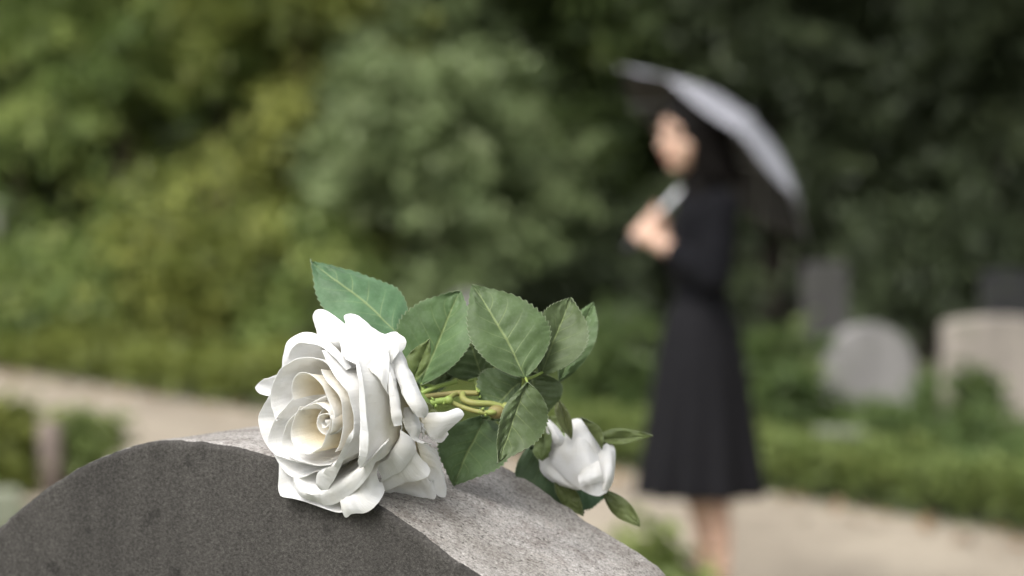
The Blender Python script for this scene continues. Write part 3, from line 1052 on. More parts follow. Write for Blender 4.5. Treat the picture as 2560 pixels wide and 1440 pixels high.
    # right-lower rolled petal
    PT([[(1004, 1076, 30), (997, 1107, 32), (974, 1140, 33), (940, 1167, 34)],
        [(1022, 1090, 28), (1020, 1120, 29), (1000, 1150, 30), (950, 1182, 32)],
        [(1036, 1108, 24), (1038, 1130, 24), (1010, 1168, 26), (956, 1202, 29)]], mids=((0.5, 0.45), (0.85, 0.85)))
    # stiff cone-shaped petal
    PT([[(1030, 1110, 24), (1020, 1140, 25), (990, 1180, 26), (952, 1205, 27)],
        [(1052, 1145, 19), (1050, 1165, 19), (1020, 1195, 21), (957, 1222, 25)],
        [(1066, 1160, 14), (1074, 1176, 13), (1066, 1192, 15), (1020, 1206, 19), (957, 1229, 24)]], mids=((0.5, 0.45), (0.85, 0.85)))
    # petal lying on the stone
    PT([[(1050, 1160, 14), (1040, 1180, 15), (1000, 1205, 18), (960, 1222, 21)],
        [(1072, 1200, 3), (1070, 1220, 1), (1020, 1222, 8), (965, 1226, 17)],
        [(1082, 1205, -3), (1089, 1235, -7), (1086, 1247, -6), (1060, 1243, -1), (1010, 1235, 6), (962, 1229, 16)]], mids=((0.5, 0.45), (0.85, 0.85)))
    # far petal reaching the stone
    PT([[(1040, 1095, 13), (1050, 1135, 12), (1052, 1178, 10)],
        [(1085, 1120, -1), (1095, 1170, -5), (1080, 1205, -4)],
        [(1092, 1121, -6), (1103, 1165, -11), (1116, 1230, -16), (1113, 1243, -15), (1092, 1237, -9), (1076, 1195, -4)]], mids=((0.5, 0.45), (0.85, 0.85)))
    # right curled petal
    PT([[(1001, 1022, 26), (1006, 1048, 28), (1017, 1075, 28), (1034, 1102, 26), (1055, 1110, 22)],
        [(1020, 1018, 24), (1032, 1045, 25), (1040, 1072, 25), (1044, 1096, 23), (1062, 1106, 19)],
        [(1030, 1020, 19), (1047, 1047, 18), (1052, 1073, 18), (1047, 1097, 18), (1060, 1108, 16), (1081, 1109, 12)]], mids=((0.5, 0.45), (0.85, 0.85)))
    # far right petal turned away
    PT([[(1052, 1034, 8), (1056, 1052, 9), (1064, 1075, 9), (1074, 1092, 8)],
        [(1088, 1031, 2), (1095, 1050, 3), (1096, 1072, 3), (1092, 1096, 3)],
        [(1120, 1031, -4), (1146, 1021, -8), (1160, 1035, -10), (1152, 1049, -9), (1118, 1078, -4), (1102, 1096, -2)]], mids=((0.5, 0.45), (0.85, 0.85)), ripple=0.0003)
    PT([[(1052, 1056, 12), (1056, 1070, 12), (1056, 1086, 12)],
        [(1060, 1060, 10), (1062, 1078, 10), (1057, 1098, 11)]], mids=((0.5, 0.45), (0.85, 0.85)))
    # its shaded underside
    petal([[at(1066, 1084, 1.226), at(1082, 1094, 1.224), at(1101, 1096, 1.221), at(1117, 1078, 1.219)], [at(1069, 1092, 1.222), at(1085, 1103, 1.220), at(1104, 1106, 1.218), at(1121, 1086, 1.217)]],
          BLOOMO, raw=True, mids=((0.5, 0.45), (0.85, 0.85)), ripple=0.0002)
    # two long rolled lips on the right
    PT([[(966, 896, 40), (968, 930, 42), (973, 974, 43), (977, 1030, 43), (986, 1066, 41)],
        [(973, 893, 38), (983, 930, 39), (992, 980, 40), (1000, 1030, 40), (1005, 1062, 38)],
        [(970, 898, 36), (977, 935, 36), (988, 974, 36), (997, 1013, 36), (1003, 1045, 36), (1004, 1077, 36)]], mids=((0.55, 0.40), (0.92, 0.8)))
    PT([[(975, 886, 32), (985, 925, 34), (1000, 975, 35), (1020, 1010, 34), (1042, 1042, 30)],
        [(995, 878, 30), (1012, 925, 31), (1032, 975, 31), (1050, 1010, 29), (1058, 1044, 26)],
        [(1005, 877, 26), (1021, 921, 26), (1041, 956, 25), (1052, 986, 24), (1066, 1012, 22), (1068, 1030, 21), (1056, 1049, 21)]], mids=((0.55, 0.40), (0.92, 0.8)))
    # broad top petal, turned over at the right
    PT([[(858, 893, 52), (885, 907, 53), (912, 918, 52), (945, 942, 49), (968, 985, 45)],
        [(853, 866, 46), (885, 868, 46), (920, 880, 45), (955, 905, 43), (972, 935, 42)],
        [(847, 838, 44), (866, 833, 44), (898, 842, 44), (926, 837, 42), (945, 845, 40), (968, 870, 39), (974, 893, 40)]], mids=((0.5, 0.40), (0.88, 0.8)))
    PT([[(905, 872, 42), (935, 880, 41), (962, 895, 39), (976, 915, 37)],
        [(922, 850, 39), (955, 848, 37), (984, 856, 35), (998, 878, 34)],
        [(926, 836, 36), (950, 838, 35), (971, 832, 33), (990, 828, 31), (997, 833, 31), (1011, 844, 31), (1016, 856, 31), (1012, 870, 31), (1003, 880, 32)]], mids=((0.5, 0.40), (0.88, 0.8)))
    # two pointed petals behind, at the top
    PT([[(870, 850, 38), (890, 845, 38), (915, 845, 37), (950, 850, 36)],
        [(864, 815, 36), (885, 812, 36), (910, 820, 35), (950, 840, 34)],
        [(866, 806, 34), (861, 789, 34), (876, 784, 33), (892, 788, 33), (920, 808, 32), (962, 838, 30)]], mids=((0.5, 0.40), (0.88, 0.8)))
    PT([[(800, 870, 44), (820, 860, 44), (850, 855, 43), (885, 860, 42)],
        [(793, 825, 42), (815, 815, 42), (845, 822, 41), (880, 842, 40)],
        [(790, 815, 41), (785, 790, 40), (791, 777, 39), (808, 774, 39), (830, 785, 39), (873, 820, 38), (896, 844, 37)]], mids=((0.5, 0.40), (0.88, 0.8)))
# ------------------------------------------------------------------ rose: leaves, stems, bud
def rose_leaf_material(name, base, back_light, vein=(0.24, 0.30, 0.12)):
    m, nt, bs, out = new_mat(name)
    uv = nt.nodes.new('ShaderNodeUVMap').outputs[0]
    tc = nt.nodes.new('ShaderNodeTexCoord').outputs['Object']
    sp = nt.nodes.new('ShaderNodeSeparateXYZ')
    nt.links.new(uv, sp.inputs[0])
    w = math_n(nt, 'ABSOLUTE', math_n(nt, 'SUBTRACT', sp.outputs[0], 0.5))       # 0 midrib .. 0.5 edge
    wob = math_n(nt, 'MULTIPLY', math_n(nt, 'SUBTRACT', tex_noise(nt, tc, 120, 2), 0.5), 0.10)
    ph = math_n(nt, 'FRACT', math_n(nt, 'ADD', math_n(nt, 'SUBTRACT', math_n(nt, 'MULTIPLY', sp.outputs[1], 6.5), math_n(nt, 'MULTIPLY', w, 4.0)), wob))
    lat = math_n(nt, 'ABSOLUTE', math_n(nt, 'SUBTRACT', ph, 0.5))
    latm = ramp(nt, lat, [(0.0, (1, 1, 1)), (0.05, (0, 0, 0))])
    fade = ramp(nt, w, [(0.05, (1, 1, 1)), (0.42, (0, 0, 0))])
    latm = mix(nt, 1.0, latm, fade, 'MULTIPLY')
    midm = ramp(nt, w, [(0.008, (1, 1, 1)), (0.022, (0, 0, 0))])
    f = tex_noise(nt, tc, 60, 5, 0.6)
    c = ramp(nt, f, [(0.3, tuple(x * 0.72 for x in base)), (0.5, base), (0.75, tuple(min(1, x * 1.35 + 0.01) for x in base))])
    dust = ramp(nt, tex_noise(nt, tc, 700, 2, 0.7), [(0.45, (0, 0, 0)), (0.75, (1, 1, 1))])
    c = mix(nt, math_n(nt, 'MULTIPLY', dust, 0.10), c, (0.28, 0.33, 0.24))
    oi = nt.nodes.new('ShaderNodeObjectInfo')
    hv = nt.nodes.new('ShaderNodeHueSaturation')
    nt.links.new(math_n(nt, 'ADD', math_n(nt, 'MULTIPLY', oi.outputs['Random'], 0.035), 0.482), hv.inputs['Hue'])
    nt.links.new(math_n(nt, 'ADD', math_n(nt, 'MULTIPLY', oi.outputs['Random'], 0.35), 0.85), hv.inputs['Value'])
    nt.links.new(c, hv.inputs['Color'])
    c = hv.outputs[0]
    c = mix(nt, math_n(nt, 'MULTIPLY', latm, 0.5), c, vein)
    c = mix(nt, math_n(nt, 'MULTIPLY', midm, 0.6), c, vein)
    edge = ramp(nt, w, [(0.488, (0, 0, 0)), (0.497, (1, 1, 1))])
    c = mix(nt, math_n(nt, 'MULTIPLY', edge, 0.5), c, (0.30, 0.34, 0.22))
    nt.links.new(c, bs.inputs['Base Color'])
    bs.inputs['Roughness'].default_value = 0.56
    bs.inputs['Specular IOR Level'].default_value = 0.35
    bs.inputs['Sheen Weight'].default_value = 0.12
    h = math_n(nt, 'SUBTRACT', math_n(nt, 'ADD', math_n(nt, 'MULTIPLY', tex_noise(nt, tc, 260, 4), 0.6), math_n(nt, 'MULTIPLY', tex_noise(nt, tc, 1800, 1), 0.25)),
               math_n(nt, 'ADD', math_n(nt, 'MULTIPLY', latm, 0.5), math_n(nt, 'MULTIPLY', midm, 0.8)))
    b = bump(nt, h, bs, 0.35, 0.0010)
    tr = nt.nodes.new('ShaderNodeBsdfTranslucent')
    nt.links.new(mix(nt, 0.6, c, back_light), tr.inputs['Color'])
    mx = nt.nodes.new('ShaderNodeMixShader')
    mx.inputs[0].default_value = 0.22
    nt.links.new(bs.outputs[0], mx.inputs[1])
    nt.links.new(tr.outputs[0], mx.inputs[2])
    nt.links.new(mx.outputs[0], out.inputs['Surface'])
    return m


LEAF_A = rose_leaf_material('rose_leaf_green', (0.066, 0.108, 0.036), (0.15, 0.24, 0.03))
LEAF_B = rose_leaf_material('rose_leaf_blue_green', (0.062, 0.118, 0.050), (0.13, 0.24, 0.05))
LEAF_S = rose_leaf_material('sepal_green', (0.105, 0.135, 0.040), (0.20, 0.26, 0.04), (0.16, 0.20, 0.07))
_lc = [0]


def leaf(base, tip, L, R, parent, mat=None, teeth=20, tooth=0.05, wide=0.42, fold=0.10, cup=0.06, bend=0.0, name='leaf', quilt=0.00042, point=1.0):
    B, T, L, R = (np.asarray(p if len(p) == 3 and not isinstance(p, tuple) else at(*p)) for p in (base, tip, L, R))
    _lc[0] += 1
    sd = _lc[0] * 3.7
    nt_, nw = (teeth * 4 + 1 if teeth else 41), 15
    ln = np.linalg.norm(T - B)
    mid = B + (T - B) * wide
    vl, vr = L - mid, R - mid
    nrm = np.cross(T - B, vr - vl)
    nrm /= np.linalg.norm(nrm)
    if nrm[1] > 0:
        nrm = -nrm                                   # towards the viewer
    V, UV = [], []
    a = math.log(0.5) / math.log(wide)
    for i in range(nt_):
        t = i / (nt_ - 1)
        f = math.sin(math.pi * t ** a) ** 0.85 if 0 < t < 1 else 0.0
        f *= (1 - 0.25 * max(0, (t - 0.75) / 0.25)) ** point
        M = B + (T - B) * t + nrm * (bend * ln * math.sin(math.pi * t))
        M = M + (vr - vl) * 0.035 * noise.noise(Vector((t * 2.2, sd, 0)))
        saw = ((t * teeth) % 1.0) if teeth else 0.0
        for j in range(nw):
            w = -1 + 2 * j / (nw - 1)
            aw = abs(w)
            s = vr * w if w >= 0 else vl * (-w)
            ff = f
            tt = 0
            if aw > 0.99 and teeth and 0.02 < t < 0.985:
                ff = f * (1 + tooth * (saw - 0.35) * 1.5) + tooth * 0.12 * saw
                tt = 0.25 / teeth * saw
            P = M + s * ff + (T - B) * tt
            q = math.sin(2 * math.pi * (6.5 * t - 2.0 * aw)) * min(1, aw * 4) * (1 - aw) * quilt * 1.6
            q += noise.noise(Vector((t * 3 + sd, w * 1.5, 1.0))) * 0.0034 * aw + noise.noise(Vector((t * 9 + sd, w * 3, 5.0))) * 0.0006
            dep = fold * ln * aw * f - cup * ln * aw * aw * f * 1.3
            P = P + nrm * (q + dep)
            V.append(P)
            UV.append((0.5 + w / 2, t))
    F = grid_faces(nt_, nw)
    c = np.mean(np.array(V), axis=0)
    me = mesh_data(name, np.array(V) - c, F, [mat or LEAF_A], uv=UV)
    o = link(name, me, loc=c)
    so = o.modifiers.new('thickness', 'SOLIDIFY')
    so.thickness = 0.00035
    so.offset = 0
    apply_mods(o)
    o.data.set_sharp_from_angle(angle=math.radians(50))
    if parent is not None:
        under(o, parent)
    return o


lf = lambda *a, **k: leaf(*a, parent=ROSE, **k)
lf((1000, 842, 1.262), (777, 654, 1.285), (838, 812, 1.268), (985, 735, 1.285), mat=LEAF_B, bend=0.05, wide=0.45)
lf((1050, 962, 1.262), (1151, 727, 1.272), (1000, 815, 1.268), (1176, 868, 1.256), bend=0.04, wide=0.45, fold=0.14)
lf((1313, 945, 1.236), (1182, 712, 1.252), (1186, 868, 1.232), (1368, 800, 1.246), bend=0.05, wide=0.45, fold=0.04, cup=0.08)
lf((1352, 938, 1.250), (1427, 743, 1.264), (1342, 815, 1.256), (1466, 872, 1.250), bend=0.03, wide=0.45, fold=0.12)
lf((1398, 955, 1.288), (1483, 755, 1.298), (1412, 830, 1.292), (1486, 862, 1.288), wide=0.45)
lf((1208, 950, 1.284), (1152, 790, 1.290), (1106, 915, 1.284), (1236, 862, 1.284), wide=0.4)
lf((1312, 948, 1.262), (1205, 1045, 1.252), (1288, 1042, 1.25), (1206, 930, 1.262), wide=0.5)
lf((1326, 930, 1.274), (1358, 1040, 1.268), (1300, 1000, 1.272), (1408, 965, 1.272), wide=0.5)
lf((1316, 956, 1.214), (1242, 1158, 1.202), (1248, 1045, 1.206), (1366, 1062, 1.212), mat=LEAF_A, wide=0.48, fold=0.12)
_t9 = on_stone(1135, 1220) + np.array([0, -0.002, 0.0015])
lf((1214, 1038, 1.285), np.array(_t9), (1104, 1100, 1.262), (1278, 1142, 1.252), mat=LEAF_A, wide=0.5, fold=0.10, bend=0.03)
lf((1322, 1118, 1.318), (1458, 1284, 1.318), (1300, 1225, 1.312), (1432, 1165, 1.350), mat=LEAF_B, wide=0.45)
lf((1398, 1165, 1.330), (1516, 1240, 1.326), (1440, 1275, 1.318), (1470, 1190, 1.345), mat=LEAF_B, wide=0.5)
lf((1040, 960, 1.285), (1150, 925, 1.285), (1085, 985, 1.285), (1100, 905, 1.285), wide=0.5)
lf((1028, 962, 1.238), (1074, 847, 1.234), (1014, 900, 1.236), (1070, 912, 1.235), mat=LEAF_S, teeth=0, wide=0.4, name='sepal', quilt=0.0, fold=0.15)
lf((1040, 1015, 1.226), (1100, 1040, 1.224), (1066, 1042, 1.223), (1075, 1012, 1.226), mat=LEAF_S, teeth=0, wide=0.4, name='sepal', quilt=0.0)

# stems
def stem_material():
    m, nt, bs, out = new_mat('rose_stem')
    tc = nt.nodes.new('ShaderNodeTexCoord').outputs['Object']
    a = nt.nodes.new('ShaderNodeAttribute')
    a.attribute_name = 'woody'
    f = math_n(nt, 'ADD', a.outputs['Fac'], math_n(nt, 'MULTIPLY', math_n(nt, 'SUBTRACT', tex_noise(nt, tc, 90, 4), 0.5), 0.8))
    c = ramp(nt, f, [(0.1, (0.20, 0.28, 0.06)), (0.6, (0.21, 0.20, 0.055)), (1.0, (0.13, 0.08, 0.035))])
    nt.links.new(c, bs.inputs['Base Color'])
    bs.inputs['Roughness'].default_value = 0.6
    bump(nt, tex_noise(nt, tc, 500, 4), bs, 0.2, 0.0006)
    return m


STEM = stem_material()
_m = MB()


def st(pts, rad, woody, seg=10):
    _m.add(tube(catmull([at(*p) for p in pts], 24), [x * 0.86 for x in rad], seg), woody * 0.85)


st([(1020, 1024, 1.230), (1066, 1012, 1.236), (1090, 1005, 1.238), (1122, 1000, 1.240)], [0.0013, 0.0014, 0.0022, 0.0020], 0.0)
st([(1118, 1000, 1.240), (1150, 1016, 1.240), (1185, 1027, 1.238), (1222, 1033, 1.237)], [0.0014, 0.0016, 0.0015, 0.0017], 0.55)
st([(1036, 996, 1.250), (1090, 989, 1.252), (1150, 983, 1.252), (1197, 983, 1.252)], [0.0017, 0.0018, 0.0019, 0.0017], 0.8)
st([(1118, 1000, 1.240), (1130, 990, 1.246), (1142, 984, 1.252)], [0.0016, 0.0015], 0.5)
st([(1157, 984, 1.250), (1158, 998, 1.246), (1178, 1007, 1.244), (1230, 1010, 1.244), (1262, 1018, 1.244)], [0.0019, 0.0022, 0.0019, 0.0017], 0.5)
st([(1045, 988, 1.262), (1090, 968, 1.262), (1142, 954, 1.264)], [0.0017, 0.0015, 0.0014], 0.1)
st([(1170, 953, 1.272), (1200, 945, 1.272), (1236, 940, 1.270)], [0.0010, 0.0010, 0.0009], 0.15)
st([(1189, 950, 1.270), (1193, 972, 1.258), (1194, 984, 1.252)], [0.0009, 0.0010], 0.2)
st([(1308, 948, 1.238), (1330, 943, 1.244), (1356, 931, 1.250)], [0.0011, 0.0009, 0.0008], 0.1)
st([(1311, 944, 1.237), (1300, 985, 1.252), (1266, 1018, 1.246)], [0.0010, 0.0011], 0.2)
st([(1314, 945, 1.236), (1318, 955, 1.226), (1316, 962, 1.215)], [0.0008, 0.0007], 0.1)
st([(1260, 1022, 1.246), (1310, 1062, 1.280), (1372, 1096, 1.322)], [0.0013, 0.0013], 0.4)
st([(1232, 1040, 1.242), (1224, 1046, 1.262), (1213, 1040, 1.285)], [0.0010, 0.0009], 0.15)
st([(1086, 966, 1.262), (1068, 962, 1.262), (1052, 960, 1.262)], [0.0010, 0.0008], 0.1)
st([(1000, 842, 1.262), (1036, 905, 1.268), (1060, 980, 1.262)], [0.0008, 0.0012], 0.1)
_m.add(ellipsoid(at(1241, 1030, 1.2375), (0.0046, 0.0034, 0.0036)), 0.72)
_m.add(ellipsoid(at(1228, 1031, 1.2345), (0.0030, 0.0020, 0.0016)), 0.35)
_m.add(ellipsoid(at(1264, 1020, 1.2430), (0.0024, 0.0024, 0.0030)), 0.4)
_m.add(ellipsoid(at(1121, 1001, 1.2390), (0.0024, 0.0024, 0.0024)), 0.15)
for (u, v, du, dv, Y) in ((1085, 1001, -8, -8, 1.237), (1092, 1012, -6, 9, 1.236), (1112, 1008, -7, 4, 1.238), (1200, 1030, -10, 2, 1.237), (1216, 1036, -3, 6, 1.236),
                          (1196, 980, 4, -6, 1.25), (1198, 990, 5, 6, 1.25), (1262, 1034, 5, 5, 1.236), (1095, 985, 0, -6, 1.262), (1205, 1024, 6, -6, 1.236)):
    _m.add(tube([at(u, v, Y), at(u + du * .6, v + dv * .6, Y), at(u + du, v + dv, Y)], [0.0011, 0.0006, 0.0001], 6), 0.2)
_m.build('stem', STEM, ROSE, attr='woody')

# the bud
BUD_B = at(1368, 1098, 1.322)
_m = MB()
_d = (at(1490, 1195, 1.296) - BUD_B); _d /= np.linalg.norm(_d)
_m.add(tube([BUD_B + _d * x for x in (-0.004, 0.0, 0.005, 0.010, 0.014)], [0.003, 0.006, 0.0085, 0.0085, 0.004], 14))
BUD = _m.build('bud', CALYX, ROSE)


def patch(rows, parent, n=26, m=24, **k):
    R = [catmull([at(*p) for p in r], n) for r in rows]
    return petal(R, parent, mids=(), base=(1, 1), raw=True, n=n, m=m, **k) if False else patch_raw(R, parent, n, m)


def patch_raw(R, parent, n, m):
    S = np.array(R)
    S = np.array([catmull(S[:, k, :], m) for k in range(n)])
    _pc[0] += 1
    sd = _pc[0] * 5.1
    V, UV, T = [], [], []
    for j in range(m):
        for k in range(n):
            V.append(S[k, j] + np.array([0, 0.0005, 0]) * noise.noise(Vector((k / n * 4 + sd, j / m * 3, 0))))
            UV.append((k / (n - 1) + sd, j / (m - 1)))
            T.append(0.75 + 0.25 * j / (m - 1))
    c = np.mean(np.array(V), axis=0)
    me = mesh_data('petal', np.array(V) - c, grid_faces(m, n), [PETAL], uv=UV, attr={'along': T})
    o = link('petal', me, loc=c)
    so = o.modifiers.new('thickness', 'SOLIDIFY')
    so.thickness = 0.0005
    so.offset = 0
    apply_mods(o)
    o.data.set_sharp_from_angle(angle=math.radians(50))
    return under(o, parent)


# core of the bud
patch([[(1385, 1095, 1.318), (1440, 1080, 1.312), (1500, 1120, 1.306)], [(1380, 1120, 1.316), (1445, 1120, 1.304), (1510, 1160, 1.300)],
       [(1385, 1160, 1.314), (1450, 1180, 1.302), (1515, 1200, 1.298)], [(1430, 1205, 1.308), (1470, 1225, 1.300), (1510, 1225, 1.298)]], BUD)
# lower front petal
patch([[(1371, 1108, 1.312), (1412, 1098, 1.302), (1455, 1095, 1.298), (1497, 1135, 1.300)],
       [(1372, 1130, 1.309), (1420, 1132, 1.296), (1465, 1138, 1.290), (1502, 1165, 1.294)],
       [(1378, 1155, 1.307), (1428, 1175, 1.294), (1472, 1190, 1.287), (1512, 1200, 1.290)],
       [(1394, 1175, 1.304), (1428, 1206, 1.296), (1472, 1234, 1.290), (1497, 1240, 1.289), (1516, 1231, 1.290)]], BUD)
# fold in the mouth of the bud
patch([[(1446, 1190, 1.287), (1460, 1172, 1.286), (1496, 1150, 1.288)], [(1447, 1205, 1.285), (1478, 1194, 1.283), (1504, 1182, 1.285)],
       [(1452, 1216, 1.286), (1482, 1208, 1.285), (1509, 1201, 1.287)]], BUD)
# right petal
patch([[(1490, 1150, 1.298), (1496, 1180, 1.293), (1500, 1210, 1.290), (1500, 1230, 1.290)], [(1503, 1122, 1.300), (1514, 1155, 1.292), (1516, 1190, 1.288), (1510, 1225, 1.289)],
       [(1514, 1110, 1.302), (1527, 1145, 1.294), (1528, 1185, 1.290), (1516, 1228, 1.291)], [(1525, 1108, 1.306), (1536, 1120, 1.304), (1537, 1160, 1.300), (1531, 1204, 1.297), (1514, 1234, 1.293)]], BUD)
# top petal
patch([[(1404, 1104, 1.314), (1414, 1080, 1.316), (1428, 1050, 1.320)], [(1425, 1110, 1.304), (1440, 1080, 1.306), (1446, 1047, 1.316)],
       [(1458, 1128, 1.297), (1474, 1095, 1.300), (1472, 1060, 1.312)], [(1492, 1160, 1.297), (1498, 1125, 1.301), (1492, 1082, 1.312)], [(1500, 1170, 1.300), (1505, 1135, 1.306), (1502, 1098, 1.316)]], BUD)
# left petal
patch([[(1358, 1060, 1.316), (1364, 1050, 1.315), (1374, 1051, 1.316)], [(1361, 1080, 1.312), (1380, 1070, 1.306), (1394, 1070, 1.312)],
       [(1370, 1110, 1.308), (1395, 1098, 1.300), (1414, 1098, 1.304)], [(1378, 1140, 1.312), (1404, 1128, 1.306), (1428, 1122, 1.306)]], BUD)
# shaded lower-left petal
patch([[(1376, 1140, 1.312), (1394, 1170, 1.306), (1426, 1203, 1.300), (1452, 1224, 1.297)], [(1358, 1150, 1.314), (1376, 1184, 1.307), (1410, 1208, 1.302), (1444, 1224, 1.299)],
       [(1343, 1148, 1.320), (1356, 1183, 1.315), (1389, 1208, 1.309), (1432, 1222, 1.303)]], BUD)
sp = lambda *a, **k: leaf(*a, parent=BUD, mat=LEAF_S, teeth=0, name='sepal', quilt=0.0, **k)
sp((1496, 1100, 1.306), (1632, 1089, 1.304), (1545, 1112, 1.304), (1540, 1072, 1.306), wide=0.35, fold=0.12, point=0.3)
sp((1505, 1222, 1.306), (1600, 1316, 1.300), (1534, 1284, 1.303), (1572, 1256, 1.304), wide=0.5, fold=0.05, point=0.2)
sp((1428, 1098, 1.294), (1394, 994, 1.302), (1390, 1048, 1.298), (1426, 1046, 1.298), wide=0.4, fold=0.2)
sp((1352, 1150, 1.306), (1366, 1058, 1.312), (1332, 1108, 1.310), (1382, 1105, 1.303), wide=0.45)
sp((1505, 1124, 1.296), (1452, 1045, 1.306), (1484, 1090, 1.297), (1502, 1074, 1.298), wide=0.5)
sp((1388, 1196, 1.308), (1458, 1289, 1.308), (1402, 1254, 1.308), (1440, 1226, 1.308), wide=0.4)
sp((1350, 1052, 1.320), (1440, 1058, 1.320), (1395, 1078, 1.318), (1400, 1040, 1.322), wide=0.5)
# ------------------------------------------------------------------ the woman under the umbrella
WY = 7.6


def W(u, v, dy=0.0):
    return at(u, v, WY + dy)


def nrmz(v):
    v = np.asarray(v, float)
    return v / np.linalg.norm(v)


def fuse(name, parts, voxel, mats, parent, smooth=8, post=None):
    """one continuous surface grown over overlapping closed forms"""
    mb = MB()
    for p in parts:
        mb.add(p)
    o = link(name, mesh_data(name, mb.V, mb.F, mats))
    r = o.modifiers.new('remesh', 'REMESH')
    r.mode = 'VOXEL'
    r.voxel_size = voxel
    r.use_smooth_shade = True
    s = o.modifiers.new('smooth', 'SMOOTH')
    s.factor = 0.5
    s.iterations = smooth
    apply_mods(o)
    if post:
        n = len(o.data.vertices)
        co = np.empty(n * 3, np.float32)
        o.data.vertices.foreach_get('co', co)
        no = np.empty(n * 3, np.float32)
        o.data.vertices.foreach_get('normal', no)
        co = post(co.reshape(-1, 3).astype(float), no.reshape(-1, 3).astype(float))
        o.data.vertices.foreach_set('co', co.astype(np.float32).ravel())
        o.data.update()
    o.data.materials.clear()
    for m in mats:
        o.data.materials.append(m)
    if parent is not None:
        under(o, parent)
    return o


def rings(levels, seg=40, pleat=0, amp=0.0):
    """closed loft of horizontal ellipses: (centre, half depth along x, half width along y)"""
    V = []
    n = len(levels)
    for i, (c, rx, ry) in enumerate(levels):
        k = i / (n - 1)
        for s in range(seg):
            a = 2 * math.pi * s / seg
            f = 1.0
            if pleat:
                f += amp * k ** 1.3 * (math.cos(pleat * a + 0.8 * math.sin(3 * a)) + 0.5 * math.cos((pleat * 0.5 + 2) * a + 1.0))
            V.append(np.asarray(c) + np.array([rx * f * math.cos(a), ry * f * math.sin(a), 0]))
    F = grid_faces(n, seg, wrap=True)
    V.append(np.asarray(levels[0][0])); V.append(np.asarray(levels[-1][0]))
    t, b = len(V) - 2, len(V) - 1
    for s in range(seg):
        F.append((t, (s + 1) % seg, s))
        F.append((b, (n - 1) * seg + s, (n - 1) * seg + (s + 1) % seg))
    return V, F


SKIN = simple_mat('skin', (0.50, 0.325, 0.24), 0.5, 0.10, 30, 0.05, 0.001)
SKIN.node_tree.nodes['Principled BSDF'].inputs['Subsurface Weight'].default_value = 0.12
SKIN.node_tree.nodes['Principled BSDF'].inputs['Subsurface Radius'].default_value = (0.02, 0.008, 0.004)
CLOTH = simple_mat('black_knit', (0.0036, 0.0036, 0.0050), 0.85, 0.25, 60, 0.4, 0.003)
CLOTH.node_tree.nodes['Principled BSDF'].inputs['Sheen Weight'].default_value = 0.005
SKIRTM = simple_mat('black_wool', (0.0075, 0.0072, 0.0085), 0.85, 0.25, 40, 0.3, 0.003)
SKIRTM.node_tree.nodes['Principled BSDF'].inputs['Sheen Weight'].default_value = 0.008
HAIRM = simple_mat('dark_hair', (0.005, 0.004, 0.0036), 0.7, 0.3, 80, 0.4, 0.003)
LEATHER = simple_mat('black_leather', (0.015, 0.014, 0.014), 0.35, 0.2, 90, 0.2, 0.001)
LIPM = simple_mat('lips', (0.36, 0.13, 0.10), 0.45, 0.1, 40, 0.05, 0.001)
EYEM = simple_mat('eye', (0.05, 0.035, 0.03), 0.2, 0.2, 40, 0.0, 0.001)

for _mm in (CLOTH, SKIRTM, HAIRM):
    _mm.node_tree.nodes['Principled BSDF'].inputs['Specular IOR Level'].default_value = 0.12

PERSON = empty('person', (float(W(1765, 1500)[0]), WY, 0), 'woman in black top and long black skirt standing on the gravel path, holding an umbrella', 'person')

# umbrella axis first: the hands close on its shaft
UA = nrmz([0.680 * math.cos(0.17), math.sin(0.17), 0.733 * math.cos(0.17)])
U_C = at(1788, 380, 7.745)                                    # middle of the rim
GRIP = U_C - UA * 0.352
# head
fw = nrmz([-0.86, -0.48, -0.14])
side = nrmz(np.cross(fw, [0, 0, 1.0]))
up = np.cross(side, fw)
H0 = W(1722, 326, -0.03)
HAX = [fw, side, up]


def hp(a, b, c):
    return H0 + fw * a + side * b + up * c


neck_b = W(1750, 492, 0.0)
body = [
    ellipsoid(hp(-0.008, 0, 0.010), (0.094, 0.074, 0.098), HAX, 28, 18),
    ellipsoid(hp(0.036, 0, -0.048), (0.058, 0.056, 0.072), HAX, 24, 16),
    ellipsoid(hp(0.058, 0, -0.100), (0.028, 0.030, 0.022), HAX, 16, 10),
    ellipsoid(hp(0.030, 0.046, -0.040), (0.034, 0.022, 0.030), HAX, 16, 10),
    ellipsoid(hp(0.030, -0.046, -0.040), (0.034, 0.022, 0.030), HAX, 16, 10),
    tube([hp(0.084, 0, 0.002), hp(0.100, 0, -0.020), hp(0.110, 0, -0.038), hp(0.098, 0, -0.050)], [0.007, 0.009, 0.012, 0.009], 10),
    ellipsoid(hp(0.072, 0.030, 0.012), (0.022, 0.028, 0.008), HAX, 14, 8),
    ellipsoid(hp(0.072, -0.030, 0.012), (0.022, 0.028, 0.008), HAX, 14, 8),
    ellipsoid(hp(0.082, 0, -0.072), (0.016, 0.024, 0.009), HAX, 14, 8),
    ellipsoid(hp(-0.010, 0.074, -0.022), (0.018, 0.008, 0.030), HAX, 12, 8),
    ellipsoid(hp(-0.010, -0.074, -0.022), (0.018, 0.008, 0.030), HAX, 12, 8),
    tube([hp(-0.015, 0, -0.05), hp(-0.018, 0, -0.10), W(1748, 470), neck_b, W(1752, 530)], [0.056, 0.052, 0.053, 0.060, 0.062], 16),
    rings([(W(1754, 500), 0.06, 0.09), (W(1757, 530), 0.080, 0.145), (W(1757, 590), 0.092, 0.140), (W(1757, 660), 0.086, 0.125), (W(1753, 735), 0.074, 0.110),
           (W(1756, 800), 0.095, 0.145), (W(1758, 860), 0.095, 0.150), (W(1758, 885), 0.08, 0.13)], 28),
]
